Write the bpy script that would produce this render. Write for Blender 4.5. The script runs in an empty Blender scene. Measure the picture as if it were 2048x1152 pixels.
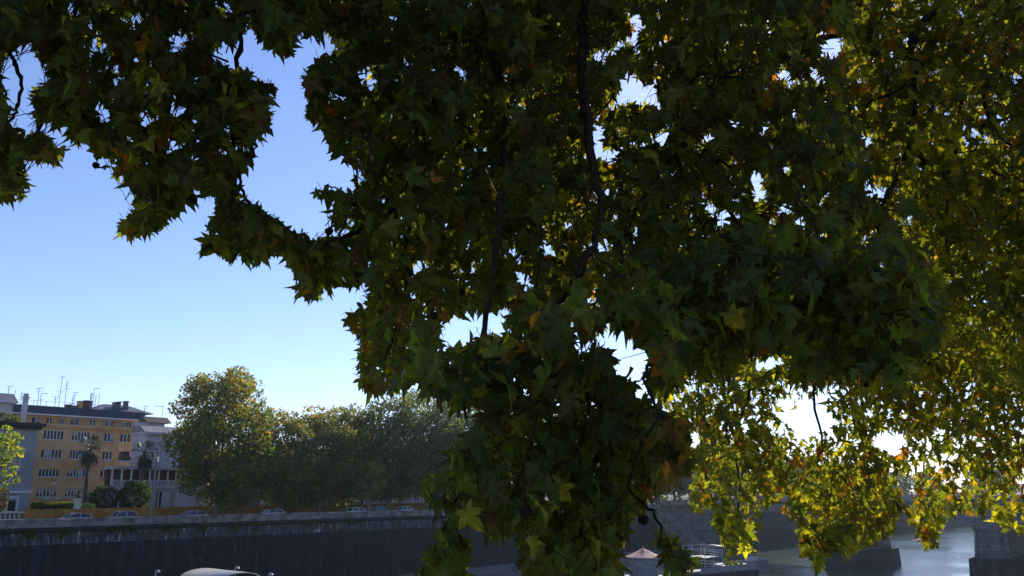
import bpy, math, random
import numpy as np
from mathutils import Vector, Matrix, kdtree
R = math.radians
random.seed(7); rng = np.random.default_rng(7)
scene = bpy.context.scene
col = scene.collection

# ------------------------------------------------------------------ camera, sky, sun, exposure
FPX = 1671.0; TH = R(13.53); EYE = Vector((0, 0, 16.0))
cd = bpy.data.cameras.new('camera'); cam = bpy.data.objects.new('camera', cd); col.objects.link(cam)
cam.location = EYE; cam.rotation_euler = (R(90) + TH, 0, 0)
cd.sensor_width = 36; cd.lens = 36 * FPX / 2048; cd.clip_start = 0.05; cd.clip_end = 6000
scene.camera = cam
SUN_EL, SUN_AZ = R(32.0), R(16.3)
w = bpy.data.worlds.new('World'); scene.world = w; w.use_nodes = True
nt = w.node_tree; nt.nodes.clear()
sky = nt.nodes.new('ShaderNodeTexSky'); sky.sky_type = 'NISHITA'; sky.sun_disc = False
sky.sun_elevation = SUN_EL; sky.sun_rotation = SUN_AZ
sky.air_density = 1.0; sky.dust_density = 0.1; sky.ozone_density = 4.0
bg = nt.nodes.new('ShaderNodeBackground'); bg.inputs[1].default_value = 0.15
wo = nt.nodes.new('ShaderNodeOutputWorld')
wb = nt.nodes.new('ShaderNodeVectorMath'); wb.operation = 'MULTIPLY'; wb.inputs[1].default_value = (1.04, .975, 1.11)
nt.links.new(sky.outputs[0], wb.inputs[0]); nt.links.new(wb.outputs[0], bg.inputs[0]); nt.links.new(bg.outputs[0], wo.inputs[0])
sl = bpy.data.lights.new('sun', 'SUN'); sl.energy = 4.6; sl.angle = R(0.53); sl.color = (1, .95, .86)
so = bpy.data.objects.new('sun', sl); col.objects.link(so)
sdir = Vector((math.sin(SUN_AZ) * math.cos(SUN_EL), math.cos(SUN_AZ) * math.cos(SUN_EL), math.sin(SUN_EL)))
so.rotation_euler = (-sdir).to_track_quat('-Z', 'Y').to_euler(); so.location = (60, 200, 120)
scene.view_settings.view_transform = 'Standard'; scene.view_settings.look = 'None'
scene.view_settings.exposure = 0.03; scene.view_settings.gamma = 1
HAZE = 0.00017
scene.cycles.use_denoising = True
scene.cycles.max_bounces = 8; scene.cycles.diffuse_bounces = 4; scene.cycles.transmission_bounces = 6; scene.cycles.volume_bounces = 1
scene.cycles.sample_clamp_indirect = 4.0

# ------------------------------------------------------------------ places: pixel of the photograph -> point of the world
CT, ST = math.cos(TH), math.sin(TH)
def ray(px, py):
    x = px - 1024.0; u = 576.0 - py
    return Vector((x, FPX * CT - u * ST, FPX * ST + u * CT))
def P(px, py, d): return EYE + ray(px, py) * (d / FPX)
def to_px(p):
    q = p - EYE
    f = q.y * CT + q.z * ST; u = -q.y * ST + q.z * CT
    if f < .05: return (-9999, -9999)
    return (1024 + q.x / f * FPX, 576 - u / f * FPX)
W0 = Vector((-59.6, 100.8, 0)); DS = Vector((.665, .747, 0)); DN = Vector((-.747, .665, 0))   # the far quay: s along it, n away from the river
def F(s, n, z): return W0 + DS * s + DN * n + Vector((0, 0, z))
def SZ(px, py, n):
    r = ray(px, py); k = r.x / r.y
    s = (k * (W0.y + DN.y * n) - W0.x - DN.x * n) / (DS.x - k * DS.y)
    y = W0.y + DS.y * s + DN.y * n
    return s, EYE.z + r.z / r.y * y
def S(px, n, py=960): return SZ(px, py, n)[0]
def Z(px, py, n): return SZ(px, py, n)[1]

# ------------------------------------------------------------------ objects
origin = {}
def tag(o, label=None, cat=None, group=None, kind=None):
    if label: o['label'] = label
    if cat: o['category'] = cat
    if group: o['group'] = group
    if kind: o['kind'] = kind
    return o
def empty(name, loc, label, cat, group=None):
    o = bpy.data.objects.new(name, None); col.objects.link(o); o.location = loc; o.empty_display_size = .3
    origin[o.name] = Vector(loc)
    return tag(o, label, cat, group)
class MB:
    def __init__(s, xf=None): s.v = []; s.f = []; s.xf = xf or (lambda a, b, c: Vector((a, b, c)))
    def add(s, vs, fs):
        k = len(s.v); s.v += [s.xf(*v) for v in vs]; s.f += [tuple(i + k for i in f) for f in fs]; return s
    def raw(s, vs, fs):
        k = len(s.v); s.v += [Vector(v) for v in vs]; s.f += [tuple(i + k for i in f) for f in fs]; return s
    def box(s, a0, a1, b0, b1, c0, c1):
        return s.add([(a0,b0,c0),(a1,b0,c0),(a1,b1,c0),(a0,b1,c0),(a0,b0,c1),(a1,b0,c1),(a1,b1,c1),(a0,b1,c1)],
                     [(0,3,2,1),(4,5,6,7),(0,1,5,4),(1,2,6,5),(2,3,7,6),(3,0,4,7)])
    def prism(s, prof, a0, a1, axis=0):          # profile (b,c) swept from a0 to a1
        n = len(prof)
        if axis == 0: vs = [(a0, b, c) for b, c in prof] + [(a1, b, c) for b, c in prof]
        else: vs = [(b, a0, c) for b, c in prof] + [(b, a1, c) for b, c in prof]
        return s.add(vs, [tuple(range(n))[::-1], tuple(range(n, 2*n))] + [(i, (i+1) % n, n + (i+1) % n, n + i) for i in range(n)])
    def tube(s, pts, rad, sides=6, caps=True):   # world-space points
        pts = [Vector(p) for p in pts]
        if not hasattr(rad, '__len__'): rad = [rad] * len(pts)
        vs = []; fs = []; n = len(pts)
        up = Vector((0.13, 0.21, 1)).normalized()
        for i, p in enumerate(pts):
            t = (pts[min(i+1, n-1)] - pts[max(i-1, 0)]); t = t.normalized() if t.length > 1e-9 else Vector((0, 0, 1))
            if abs(t.dot(up)) > .97: up = Vector((1, .1, .07)).normalized()
            a = t.cross(up).normalized(); b = t.cross(a)
            for k in range(sides):
                an = 2 * math.pi * k / sides; vs.append(p + (a * math.cos(an) + b * math.sin(an)) * rad[i])
        for i in range(n - 1):
            for k in range(sides):
                k2 = (k + 1) % sides
                fs.append((i*sides+k, i*sides+k2, (i+1)*sides+k2, (i+1)*sides+k))
        if caps: fs += [tuple(range(sides))[::-1], tuple(range((n-1)*sides, n*sides))]
        return s.raw(vs, fs)
    def lathe(s, c, prof, sides=12):             # c centre (world), prof = (radius, dz)
        vs = []; fs = []
        for r, z in prof:
            for k in range(sides):
                an = 2*math.pi*k/sides; vs.append((c[0] + r*math.cos(an), c[1] + r*math.sin(an), c[2] + z))
        for i in range(len(prof)-1):
            for k in range(sides):
                k2 = (k+1) % sides; fs.append((i*sides+k, i*sides+k2, (i+1)*sides+k2, (i+1)*sides+k))
        fs += [tuple(range(sides))[::-1], tuple(range((len(prof)-1)*sides, len(prof)*sides))]
        return s.raw(vs, fs)
    def build(s, name, mat, parent=None, smooth=False):
        og = origin.get(parent.name, Vector((0,0,0))) if parent else Vector((0,0,0))
        me = bpy.data.meshes.new(name); me.from_pydata([v - og for v in s.v], [], s.f)
        if mat: me.materials.append(mat)
        if smooth: me.polygons.foreach_set('use_smooth', [True]*len(me.polygons))
        me.update()
        o = bpy.data.objects.new(name, me); col.objects.link(o)
        if parent: o.parent = parent
        origin[o.name] = og
        return o
def FB(): return MB(F)
def structure(o): o['kind'] = 'structure'; return o

# ------------------------------------------------------------------ materials
def mat(name, base, rough=.8, noise=None, bump=None, spec=.3, metal=0, stretch=(1,1,1), island=0, courses=None):
    """noise=(scale, colour2, lo, hi) mixes a second colour; bump=(scale, strength)"""
    m = bpy.data.materials.new(name); m.use_nodes = True; t = m.node_tree; L = t.links
    b = t.nodes['Principled BSDF']; b.inputs['Base Color'].default_value = (*base, 1)
    b.inputs['Roughness'].default_value = rough; b.inputs['Specular IOR Level'].default_value = spec; b.inputs['Metallic'].default_value = metal
    tc = t.nodes.new('ShaderNodeNewGeometry'); mp = t.nodes.new('ShaderNodeMapping'); mp.inputs['Scale'].default_value = stretch
    L.new(tc.outputs['Position'], mp.inputs[0])
    src = None
    if noise:
        layers = noise if isinstance(noise, list) else [noise]
        for sc, c2, lo, hi in layers:
            n = t.nodes.new('ShaderNodeTexNoise'); n.inputs['Scale'].default_value = sc; n.inputs['Detail'].default_value = 7; n.inputs['Roughness'].default_value = .62
            L.new(mp.outputs[0], n.inputs[0])
            r = t.nodes.new('ShaderNodeMapRange'); r.inputs[1].default_value = lo; r.inputs[2].default_value = hi; L.new(n.outputs[0], r.inputs[0])
            mx = t.nodes.new('ShaderNodeMix'); mx.data_type = 'RGBA'
            L.new(r.outputs[0], mx.inputs[0])
            if src: L.new(src, mx.inputs[6])
            else: mx.inputs[6].default_value = (*base, 1)
            mx.inputs[7].default_value = (*c2, 1); src = mx.outputs[2]
    if courses:                       # masonry joints: brick texture laid along the wall, (course height, darkness)
        sp = t.nodes.new('ShaderNodeSeparateXYZ'); L.new(tc.outputs['Position'], sp.inputs[0])
        ma = t.nodes.new('ShaderNodeMath'); ma.operation = 'MULTIPLY_ADD'; L.new(sp.outputs[0], ma.inputs[0]); ma.inputs[1].default_value = 1.15; L.new(sp.outputs[1], ma.inputs[2])
        cb_ = t.nodes.new('ShaderNodeCombineXYZ'); L.new(ma.outputs[0], cb_.inputs[0]); L.new(sp.outputs[2], cb_.inputs[1])
        bk = t.nodes.new('ShaderNodeTexBrick'); L.new(cb_.outputs[0], bk.inputs[0]); bk.inputs['Scale'].default_value = 1
        bk.inputs['Brick Width'].default_value = courses[0]*2.4; bk.inputs['Row Height'].default_value = courses[0]; bk.inputs['Mortar Size'].default_value = .045; bk.inputs['Mortar Smooth'].default_value = .5
        k0 = courses[1]; bk.inputs['Color1'].default_value = (1, 1, 1, 1); bk.inputs['Color2'].default_value = (.74, .74, .72, 1); bk.inputs['Mortar'].default_value = (k0, k0, k0, 1)
        mx = t.nodes.new('ShaderNodeMix'); mx.data_type = 'RGBA'; mx.blend_type = 'MULTIPLY'; mx.inputs[0].default_value = 1; L.new(src, mx.inputs[6]); L.new(bk.outputs[0], mx.inputs[7]); src = mx.outputs[2]
    if island:
        hs = t.nodes.new('ShaderNodeHueSaturation'); mr = t.nodes.new('ShaderNodeMapRange')
        mr.inputs[3].default_value = 1 - island; mr.inputs[4].default_value = 1 + island
        oi = t.nodes.new('ShaderNodeObjectInfo'); L.new(oi.outputs['Random'], mr.inputs[0]); L.new(mr.outputs[0], hs.inputs['Value'])
        if src: L.new(src, hs.inputs['Color'])
        else: hs.inputs['Color'].default_value = (*base, 1)
        src = hs.outputs[0]
    if src: L.new(src, b.inputs['Base Color'])
    if bump:
        n = t.nodes.new('ShaderNodeTexNoise'); n.inputs['Scale'].default_value = bump[0]; n.inputs['Detail'].default_value = 6
        L.new(mp.outputs[0], n.inputs[0]); bp = t.nodes.new('ShaderNodeBump'); bp.inputs['Strength'].default_value = bump[1]
        bp.inputs['Distance'].default_value = .1
        L.new(n.outputs[0], bp.inputs['Height']); L.new(bp.outputs[0], b.inputs['Normal'])
    return m

def leaf_material(name, from_object, trans=1.0):
    m = bpy.data.materials.new(name); m.use_nodes = True; t = m.node_tree; L = t.links; t.nodes.clear()
    out = t.nodes.new('ShaderNodeOutputMaterial')
    if from_object:
        oi = t.nodes.new('ShaderNodeObjectInfo'); c = oi.outputs['Color']
    else:
        at = t.nodes.new('ShaderNodeAttribute'); at.attribute_name = 'leaf_colour'; c = at.outputs['Color']
    g = t.nodes.new('ShaderNodeNewGeometry'); nz = t.nodes.new('ShaderNodeTexNoise'); nz.inputs['Scale'].default_value = 26; nz.inputs['Detail'].default_value = 4
    L.new(g.outputs['Position'], nz.inputs[0])
    mr = t.nodes.new('ShaderNodeMapRange'); mr.inputs[1].default_value = .3; mr.inputs[2].default_value = .7; mr.inputs[3].default_value = .65; mr.inputs[4].default_value = 1.3
    L.new(nz.outputs[0], mr.inputs[0])
    vm = t.nodes.new('ShaderNodeVectorMath'); vm.operation = 'SCALE'; L.new(c, vm.inputs[0]); L.new(mr.outputs[0], vm.inputs['Scale'])
    col_out = vm.outputs[0]
    # veins from the leaf's own coordinates (uv = position on the blade)
    uv = t.nodes.new('ShaderNodeUVMap'); uv.uv_map = 'blade'
    sx = t.nodes.new('ShaderNodeSeparateXYZ'); L.new(uv.outputs[0], sx.inputs[0])
    def M(op, a, b=None, cc=None):
        n = t.nodes.new('ShaderNodeMath'); n.operation = op
        for i, v in enumerate([a, b, cc]):
            if v is None: continue
            if isinstance(v, (int, float)): n.inputs[i].default_value = v
            else: L.new(v, n.inputs[i])
        return n.outputs[0]
    ax = M('ABSOLUTE', sx.outputs[0]); y = sx.outputs[1]
    ds = []
    for (dx, dy) in ((0, 1), (.78, .62), (.96, .05)):
        l = math.hypot(dx, dy); dx /= l; dy /= l
        cr = M('ABSOLUTE', M('SUBTRACT', M('MULTIPLY', ax, dy), M('MULTIPLY', M('SUBTRACT', y, .06), dx)))
        al = M('ADD', M('MULTIPLY', ax, dx), M('MULTIPLY', M('SUBTRACT', y, .06), dy))
        ds.append(M('ADD', cr, M('MULTIPLY', M('LESS_THAN', al, 0.0), 1.0)))
    d = M('MINIMUM', M('MINIMUM', ds[0], ds[1]), ds[2])
    vein = t.nodes.new('ShaderNodeMapRange'); vein.inputs[1].default_value = .008; vein.inputs[2].default_value = .028; vein.inputs[3].default_value = 1; vein.inputs[4].default_value = 0
    L.new(d, vein.inputs[0])
    v2 = t.nodes.new('ShaderNodeMix'); v2.data_type = 'RGBA'; L.new(M('MULTIPLY', vein.outputs[0], .45), v2.inputs[0]); L.new(col_out, v2.inputs[6]); v2.inputs[7].default_value = (.20, .21, .08, 1)
    nb2 = t.nodes.new('ShaderNodeTexNoise'); nb2.inputs['Scale'].default_value = 55; L.new(g.outputs['Position'], nb2.inputs[0])
    nb3 = t.nodes.new('ShaderNodeTexNoise'); nb3.inputs['Scale'].default_value = 4.5; L.new(g.outputs['Position'], nb3.inputs[0])
    yy = M('SUBTRACT', y, .35); rad = M('SQRT', M('ADD', M('MULTIPLY', ax, ax), M('MULTIPLY', yy, yy)))
    rim = t.nodes.new('ShaderNodeMapRange'); rim.inputs[1].default_value = .95; rim.inputs[2].default_value = 1.25; L.new(M('ADD', M('ADD', rad, M('MULTIPLY', nb2.outputs[0], .5)), M('MULTIPLY', nb3.outputs[0], .6)), rim.inputs[0])
    v4 = t.nodes.new('ShaderNodeMix'); v4.data_type = 'RGBA'; L.new(M('MULTIPLY', rim.outputs[0], .85), v4.inputs[0]); L.new(v2.outputs[2], v4.inputs[6]); v4.inputs[7].default_value = (.075, .04, .015, 1); v2 = v4
    dif = t.nodes.new('ShaderNodeBsdfPrincipled'); dif.inputs['Roughness'].default_value = .55; dif.inputs['Specular IOR Level'].default_value = .25
    L.new(v2.outputs[2], dif.inputs['Base Color'])
    tr = t.nodes.new('ShaderNodeBsdfTranslucent')
    tm = t.nodes.new('ShaderNodeVectorMath'); tm.operation = 'MULTIPLY'; L.new(col_out, tm.inputs[0]); tm.inputs[1].default_value = (7.0*trans, 6.5*trans, 1.1*trans)
    tv = t.nodes.new('ShaderNodeMix'); tv.data_type = 'RGBA'; L.new(M('MULTIPLY', vein.outputs[0], .5), tv.inputs[0]); L.new(tm.outputs[0], tv.inputs[6]); tv.inputs[7].default_value = (.05, .06, .01, 1); v5 = t.nodes.new('ShaderNodeMix'); v5.data_type = 'RGBA'; L.new(M('MULTIPLY', rim.outputs[0], .8), v5.inputs[0]); L.new(tv.outputs[2], v5.inputs[6]); v5.inputs[7].default_value = (.16, .06, .012, 1); tv = v5
    L.new(tv.outputs[2], tr.inputs['Color'])
    mx = t.nodes.new('ShaderNodeMixShader'); mx.inputs[0].default_value = .5
    L.new(dif.outputs[0], mx.inputs[1]); L.new(tr.outputs[0], mx.inputs[2]); L.new(mx.outputs[0], out.inputs[0])
    return m

M_leaf1 = leaf_material('plane_leaf_single', True)
M_leafN = leaf_material('plane_leaf_mass', False)
M_leafF = leaf_material('far_leaf_mass', False, .8)
M_bark = mat('plane_bark', (.10, .075, .05), .85, [(3.0, (.30, .27, .19), .50, .54), (9, (.05, .04, .03), .52, .7)], (22, .5))
M_twig = mat('twig_bark', (.022, .017, .012), .9, (30, (.045, .035, .025), .45, .6), spec=.1)
M_seed = mat('seed_ball', (.05, .032, .018), .95, None, (160, 1.0))
M_wall = mat('sooty_travertine', (.036, .037, .040), .9, [(.9, (.018, .019, .022), .4, .62), (1.7, (.10, .10, .098), .56, .76), (3.2, (.015, .015, .018), .56, .72)], (9, .5), stretch=(1.0, 1.0, .16), courses=(.9, .6))
M_walltop = mat('streaked_travertine', (.085, .083, .08), .9, [(2.2, (.035, .035, .038), .42, .6), (3.0, (.42, .42, .40), .57, .68)], (9, .5), stretch=(1.0, 1.0, .16))
M_coping = mat('parapet_stone', (.27, .25, .225), .85, [(.9, (.12, .11, .10), .42, .62), (5, (.34, .32, .29), .6, .8)], (12, .5), island=.16)
M_corn = mat('cornice_stone', (.055, .052, .050), .9, (2.5, (.02, .02, .02), .4, .6), (10, .5))
M_bridge = mat('bridge_stone', (.25, .235, .22), .9, [(.5, (.15, .145, .14), .4, .6), (4, (.22, .21, .19), .55, .8)], (6, .5), courses=(.62, .35))
M_bridgedark = mat('pier_base_stone', (.075, .075, .07), .9, [(.8, (.035, .037, .036), .4, .6)], (6, .5), stretch=(1, 1, .5), courses=(.7, .4))
M_road = mat('asphalt', (.05, .05, .052), .9, (.6, (.075, .072, .07), .4, .6), (30, .3))
M_pave = mat('pavement', (.2, .19, .175), .85, (1.2, (.14, .135, .125), .4, .6), (12, .3))
M_grass = mat('grass_ground', (.05, .075, .025), .95, (.4, (.09, .09, .04), .4, .6), (8, .5))
M_ochre = mat('ochre_plaster', (.68, .42, .21), .85, [(.22, (.56, .33, .15), .45, .6), (.9, (.72, .47, .26), .5, .7), (2.5, (.42, .26, .14), .62, .8)], (14, .25))
M_ochre2 = mat('pale_ochre_plaster', (.68, .42, .15), .85, (.4, (.56, .33, .12), .4, .6))
M_pink = mat('pink_white_plaster', (.64, .57, .57), .85, [(.35, (.52, .45, .46), .4, .62), (1.6, (.36, .30, .32), .56, .75)], (10, .3))
M_white = mat('white_stucco', (.68, .66, .67), .8, (.5, (.52, .5, .53), .4, .65), (10, .25))
M_roofp = mat('faded_pink_tile', (.36, .31, .31), .9, [(1.2, (.25, .21, .21), .4, .62), (6, (.45, .4, .38), .55, .8)], (16, .6))
M_grey = mat('grey_stucco', (.30, .31, .34), .85, (.35, (.24, .25, .28), .4, .62), (10, .3))
M_slate = mat('blue_grey_slate', (.050, .062, .085), .6, (1.0, (.035, .043, .06), .4, .6), (20, .4))
M_tin = mat('grey_roof_sheet', (.16, .155, .165), .6, (.5, (.10, .10, .11), .4, .62))
M_tile = mat('brown_roof_tile', (.13, .085, .07), .8, (1.5, (.08, .055, .05), .4, .6))
M_brick = mat('red_brick', (.22, .075, .05), .9, (3, (.14, .05, .035), .4, .6))
M_frame = mat('white_window_frame', (.62, .62, .63), .5)
M_glass = mat('window_glass', (.045, .05, .055), .12, spec=.6)
M_shutter = mat('brown_shutter', (.16, .09, .055), .7, (8, (.10, .055, .035), .4, .6))
M_blind = mat('pale_roller_blind', (.42, .38, .32), .8)
M_dark = mat('dark_opening', (.02, .018, .016), .8)
M_iron = mat('dark_iron', (.03, .03, .032), .5, metal=.4)
M_alu = mat('antenna_metal', (.25, .25, .26), .45, metal=.6)
M_board = mat('ochre_hoarding', (.34, .165, .035), .7, (.6, (.27, .13, .03), .4, .6), island=.10)
M_pole = mat('grey_pole', (.16, .16, .155), .6)
M_marble = mat('white_marble', (.62, .60, .56), .6, (5, (.45, .43, .40), .45, .65))
M_bronze = mat('dark_bronze', (.07, .05, .04), .5)
M_roofm = mat('pale_barge_roof', (.55, .52, .50), .45, (.7, (.44, .42, .41), .4, .65))
M_awning = mat('faded_red_awning', (.50, .24, .20), .8, (3, (.58, .33, .28), .4, .6))
M_wtable = mat('white_panel', (.70, .69, .66), .6)
M_bargewood = mat('grey_boarding', (.30, .31, .33), .7, (1.5, (.2, .2, .22), .4, .6))
M_hull = mat('dark_hull', (.04, .045, .05), .6)
M_greenery = mat('planter_green', (.05, .09, .04), .9)
M_tyre = mat('tyre_rubber', (.02, .02, .02), .9)
M_carglass = mat('car_glass', (.02, .022, .025), .06, spec=.8)
M_lampg = mat('milky_lamp_glass', (.75, .74, .70), .35)
M_red = mat('red_paint', (.35, .04, .03), .4)

# water
M_water = bpy.data.materials.new('river_water'); M_water.use_nodes = True
t = M_water.node_tree; b = t.nodes['Principled BSDF']; b.inputs['Base Color'].default_value = (.09, .115, .085, 1)
b.inputs['Roughness'].default_value = .07; b.inputs['IOR'].default_value = 1.33; b.inputs['Specular IOR Level'].default_value = .5
g = t.nodes.new('ShaderNodeNewGeometry')
hs = []
for sc, st, dd in ((.55, (1, .8, 1), 3), (2.4, (1, .7, 1), 4)):
    mp = t.nodes.new('ShaderNodeMapping'); mp.inputs['Scale'].default_value = st; mp.inputs['Rotation'].default_value = (0, 0, R(48))
    n = t.nodes.new('ShaderNodeTexNoise'); n.inputs['Scale'].default_value = sc; n.inputs['Detail'].default_value = dd; n.inputs['Distortion'].default_value = .6
    t.links.new(g.outputs['Position'], mp.inputs[0]); t.links.new(mp.outputs[0], n.inputs[0]); hs.append(n.outputs[0])
calm = t.nodes.new('ShaderNodeTexNoise'); calm.inputs['Scale'].default_value = .035; t.links.new(g.outputs['Position'], calm.inputs[0])
mr = t.nodes.new('ShaderNodeMapRange'); mr.inputs[1].default_value = .42; mr.inputs[2].default_value = .62; mr.inputs[3].default_value = .25; mr.inputs[4].default_value = .95
t.links.new(calm.outputs[0], mr.inputs[0])
ad = t.nodes.new('ShaderNodeMath'); ad.operation = 'ADD'; t.links.new(hs[0], ad.inputs[0]); t.links.new(hs[1], ad.inputs[1])
bp = t.nodes.new('ShaderNodeBump'); bp.inputs['Distance'].default_value = .12; t.links.new(mr.outputs[0], bp.inputs['Strength']); t.links.new(ad.outputs[0], bp.inputs['Height'])
t.links.new(bp.outputs[0], b.inputs['Normal'])

# ------------------------------------------------------------------ ground, water, roads
def sheet(name, pts, mat_, z):
    m = MB(); m.raw([(p.x, p.y, z) for p in pts], [tuple(range(len(pts)))]); return structure(m.build(name, mat_))
GZ = 11.5
structure(MB().raw([(-2300, -400, 0), (2300, -400, 0), (2300, 2300, 0), (-2300, 2300, 0)], [(0, 1, 2, 3)]).build('water', M_water))
m = FB(); m.box(-70, 700, .6, 1800, -1.5, GZ); structure(m.build('ground', M_grass))
m = FB(); m.box(-70, 480, 4.0, 13.0, GZ + .004, GZ + .012); structure(m.build('road', M_road))
m = FB(); m.box(-70, 480, .62, 3.9, GZ + .004, GZ + .13); structure(m.build('pavement', M_pave))
m = FB(); m.box(-70, 480, 13.1, 15.8, GZ + .004, GZ + .13); structure(m.build('pavement', M_pave))
for k in range(-30, 90):
    if k % 1 == 0 and k < 60:
        pass
m = FB()
for k in range(-12, 90): m.box(k * 5.0, k * 5.0 + 2.5, 8.44, 8.56, GZ + .013, GZ + .018)
tag(structure(m.build('lane_marking', M_frame)))
m = FB(); m.box(-75, 700, -330, -110, -1.5, 14.4); structure(m.build('near_bank_ground', M_pave))
# raised garden behind the road
m = FB(); m.box(-40, 48, 18, 60, GZ - .5, 12.9); structure(m.build('garden_ground', M_grass))
# bank across the bend of the river
m = MB(); bx = [(-60, 470), (60, 430), (200, 400), (420, 360), (700, 330), (1400, 300), (1400, 2000), (-60, 2000)]
vs = [(x, y - 14, -1) for x, y in bx[:6]] + [(x, y, 9) for x, y in bx[:6]] + [(1400, 2000, 9), (-60, 2000, 9)]
m.raw(vs, [(i, i+1, 7+i, 6+i) for i in range(5)] + [tuple(range(6, 14))]); structure(m.build('far_bank_ground', M_grass))

# ------------------------------------------------------------------ embankment wall of the far bank
ew = empty('embankment_wall', F(40, 0, 0), 'long sooty travertine embankment wall with pale drip streaks below the far trees', 'wall')
m = FB(); m.prism([(-1.2, -1.5), (.6, -1.5), (.6, 9.5), (-.15, 9.5)], -70, 480); m.build('wall_face', M_wall, ew)
m = FB(); m.prism([(-.15, 9.5), (.6, 9.5), (.6, 10.9), (-.05, 10.9)], -70, 480); m.build('streaked_upper_course', M_walltop, ew)
m = FB(); m.prism([(-.38, 11.05), (-.45, 11.4), (-.45, 11.5), (.6, 11.5), (.6, 10.903), (-.05, 10.903)], -70, 480); m.build('cornice', M_corn, ew)
m = FB(); m.box(-70, 480, -.02, .45, 11.503, 12.3); m.build('parapet', M_coping, ew)
me = None
WEEDS = []; k = 0; s_ = -20.0
while s_ < 146:
    L_ = 2.0
    if me is None:
        mm = MB(lambda a, b, c: DS * a + DN * b + Vector((0, 0, c)))
        e = .02
        mm.add([(e,-.12,0),(L_-e,-.12,0),(L_-e,.55,0),(e,.55,0),(e,-.12,.14),(L_-e,-.12,.14),(L_-e,.55,.14),(e,.55,.14),
                (e+.03,-.08,.2),(L_-e-.03,-.08,.2),(L_-e-.03,.5,.2),(e+.03,.5,.2)],
               [(0,3,2,1),(0,1,5,4),(1,2,6,5),(2,3,7,6),(3,0,4,7),(4,5,9,8),(5,6,10,9),(6,7,11,10),(7,4,8,11),(8,9,10,11)])
        o = mm.build('coping_stone', M_coping); me = o.data; o.parent = ew
    else:
        o = bpy.data.objects.new('coping_stone', me); col.objects.link(o); o.parent = ew
    o.location = F(s_, 0, 12.302 + random.uniform(-.012, .012)) - origin[ew.name]; o.rotation_euler = (0, 0, random.uniform(-.004, .004))
    s_ += L_
# buttress ribs and a hanging pipe / cable on the wall
m = FB(); a = F(S(235, -.3), -.35, Z(235, 1083, -.3)); b_ = F(S(270, -1), -.8, Z(270, 1150, -1))
cb = MB().tube([a, a.lerp(b_, .5) + Vector((0, 0, -.25)), b_], .035, 5).build('mooring_cable', M_iron)
tag(cb, 'thin slack cable running diagonally down the embankment wall to the river', 'cable')
for px_ in (790, 722):
    s0 = S(px_, -.5); MB().tube([F(s0, -.45, 9.2), F(s0, -1.0, 0)], .07, 6).build('drain_pipe', M_hull, ew)
for k, px_ in enumerate((60, 128, 221, 262, 340, 405, 470, 512, 620, 700)):
    s0 = S(px_, -.3, 1050); n_ = random.randint(120, 420); rr = random.uniform(.5, 1.4)
    WEEDS.append((s0, n_, rr))
# landing quay at the wall's foot
m = FB(); m.box(60, 150, -9, -1.25, -1.5, 2.3); structure(m.build('quay', M_bridge))

# ------------------------------------------------------------------ bridge
br = empty('stone_bridge', F(154, -56, 0), 'low stone arch bridge crossing the river behind the hanging leaves', 'bridge')
def ztop(n): return 14.75 - 1.5 * ((n + 57) / 57) ** 2
N = 48; ns = [-114 + 114 * i / N for i in range(N + 1)]
for (sa, sb) in ((143.6, 144.0), (163.0, 163.4)):
    m = FB()
    for i in range(N):
        a, b2 = ns[i], ns[i+1]
        m.add([(sa, a, ztop(a)-1.05), (sb, a, ztop(a)-1.05), (sb, b2, ztop(b2)-1.05), (sa, b2, ztop(b2)-1.05),
               (sa, a, ztop(a)), (sb, a, ztop(a)), (sb, b2, ztop(b2)), (sa, b2, ztop(b2))],
              [(0,3,2,1),(4,5,6,7),(0,1,5,4),(2,3,7,6),(3,0,4,7),(1,2,6,5)])
    m.build('parapet', M_coping, br)
m = FB()
for i in range(N):
    a, b2 = ns[i], ns[i+1]
    m.add([(143.3, a, ztop(a)-1.4), (163.7, a, ztop(a)-1.4), (163.7, b2, ztop(b2)-1.4), (143.3, b2, ztop(b2)-1.4),
           (143.3, a, ztop(a)-1.053), (163.7, a, ztop(a)-1.053), (163.7, b2, ztop(b2)-1.053), (143.3, b2, ztop(b2)-1.053)],
          [(0,3,2,1),(4,5,6,7),(0,1,5,4),(2,3,7,6),(3,0,4,7),(1,2,6,5)])
m.build('deck_cornice', M_bridge, br)
for (na, nb) in ((-13, -41), (-46, -68), (-73, -101)):
    m = FB(); K = 24; top = []; bot = []
    for i in range(K + 1):
        q = i / K; n_ = na + (nb - na) * q; x = 2 * q - 1
        zz = 7.4 + 3.9 * math.sqrt(max(0, 1 - x * x * .985)) ** .9
        top.append((n_, ztop(n_) - 1.403)); bot.append((n_, zz))
    vs = []; fs = []
    for sa in (144.0, 163.0):
        vs += [(sa, n_, z_) for n_, z_ in top] + [(sa, n_, z_) for n_, z_ in bot]
    K1 = K + 1
    for i in range(K):
        fs += [(i, i+1, K1+i+1, K1+i), (2*K1+i, 3*K1+i, 3*K1+i+1, 2*K1+i+1), (K1+i, K1+i+1, 3*K1+i+1, 3*K1+i)]
    m.add(vs, fs); m.build('arch', M_bridge, br)
    m = FB(); vo = []; fo = []
    for i in range(K + 1):
        n_, z_ = bot[i]; q = (i / K - .5) * 2
        vo += [(143.88, n_, z_), (143.88, n_ + (na - nb) * -.0 + (-q) * (-.25) * (1 if nb > na else 1), z_ + .75), (144.1, n_, z_), (144.1, n_, z_ + .75)]
    for i in range(K):
        fo += [(4*i, 4*i+4, 4*i+5, 4*i+1), (4*i, 4*i+2, 4*i+6, 4*i+4), (4*i+1, 4*i+5, 4*i+7, 4*i+3)]
    m.add(vo, fo); m.build('arch_ring', M_coping, br)
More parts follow.
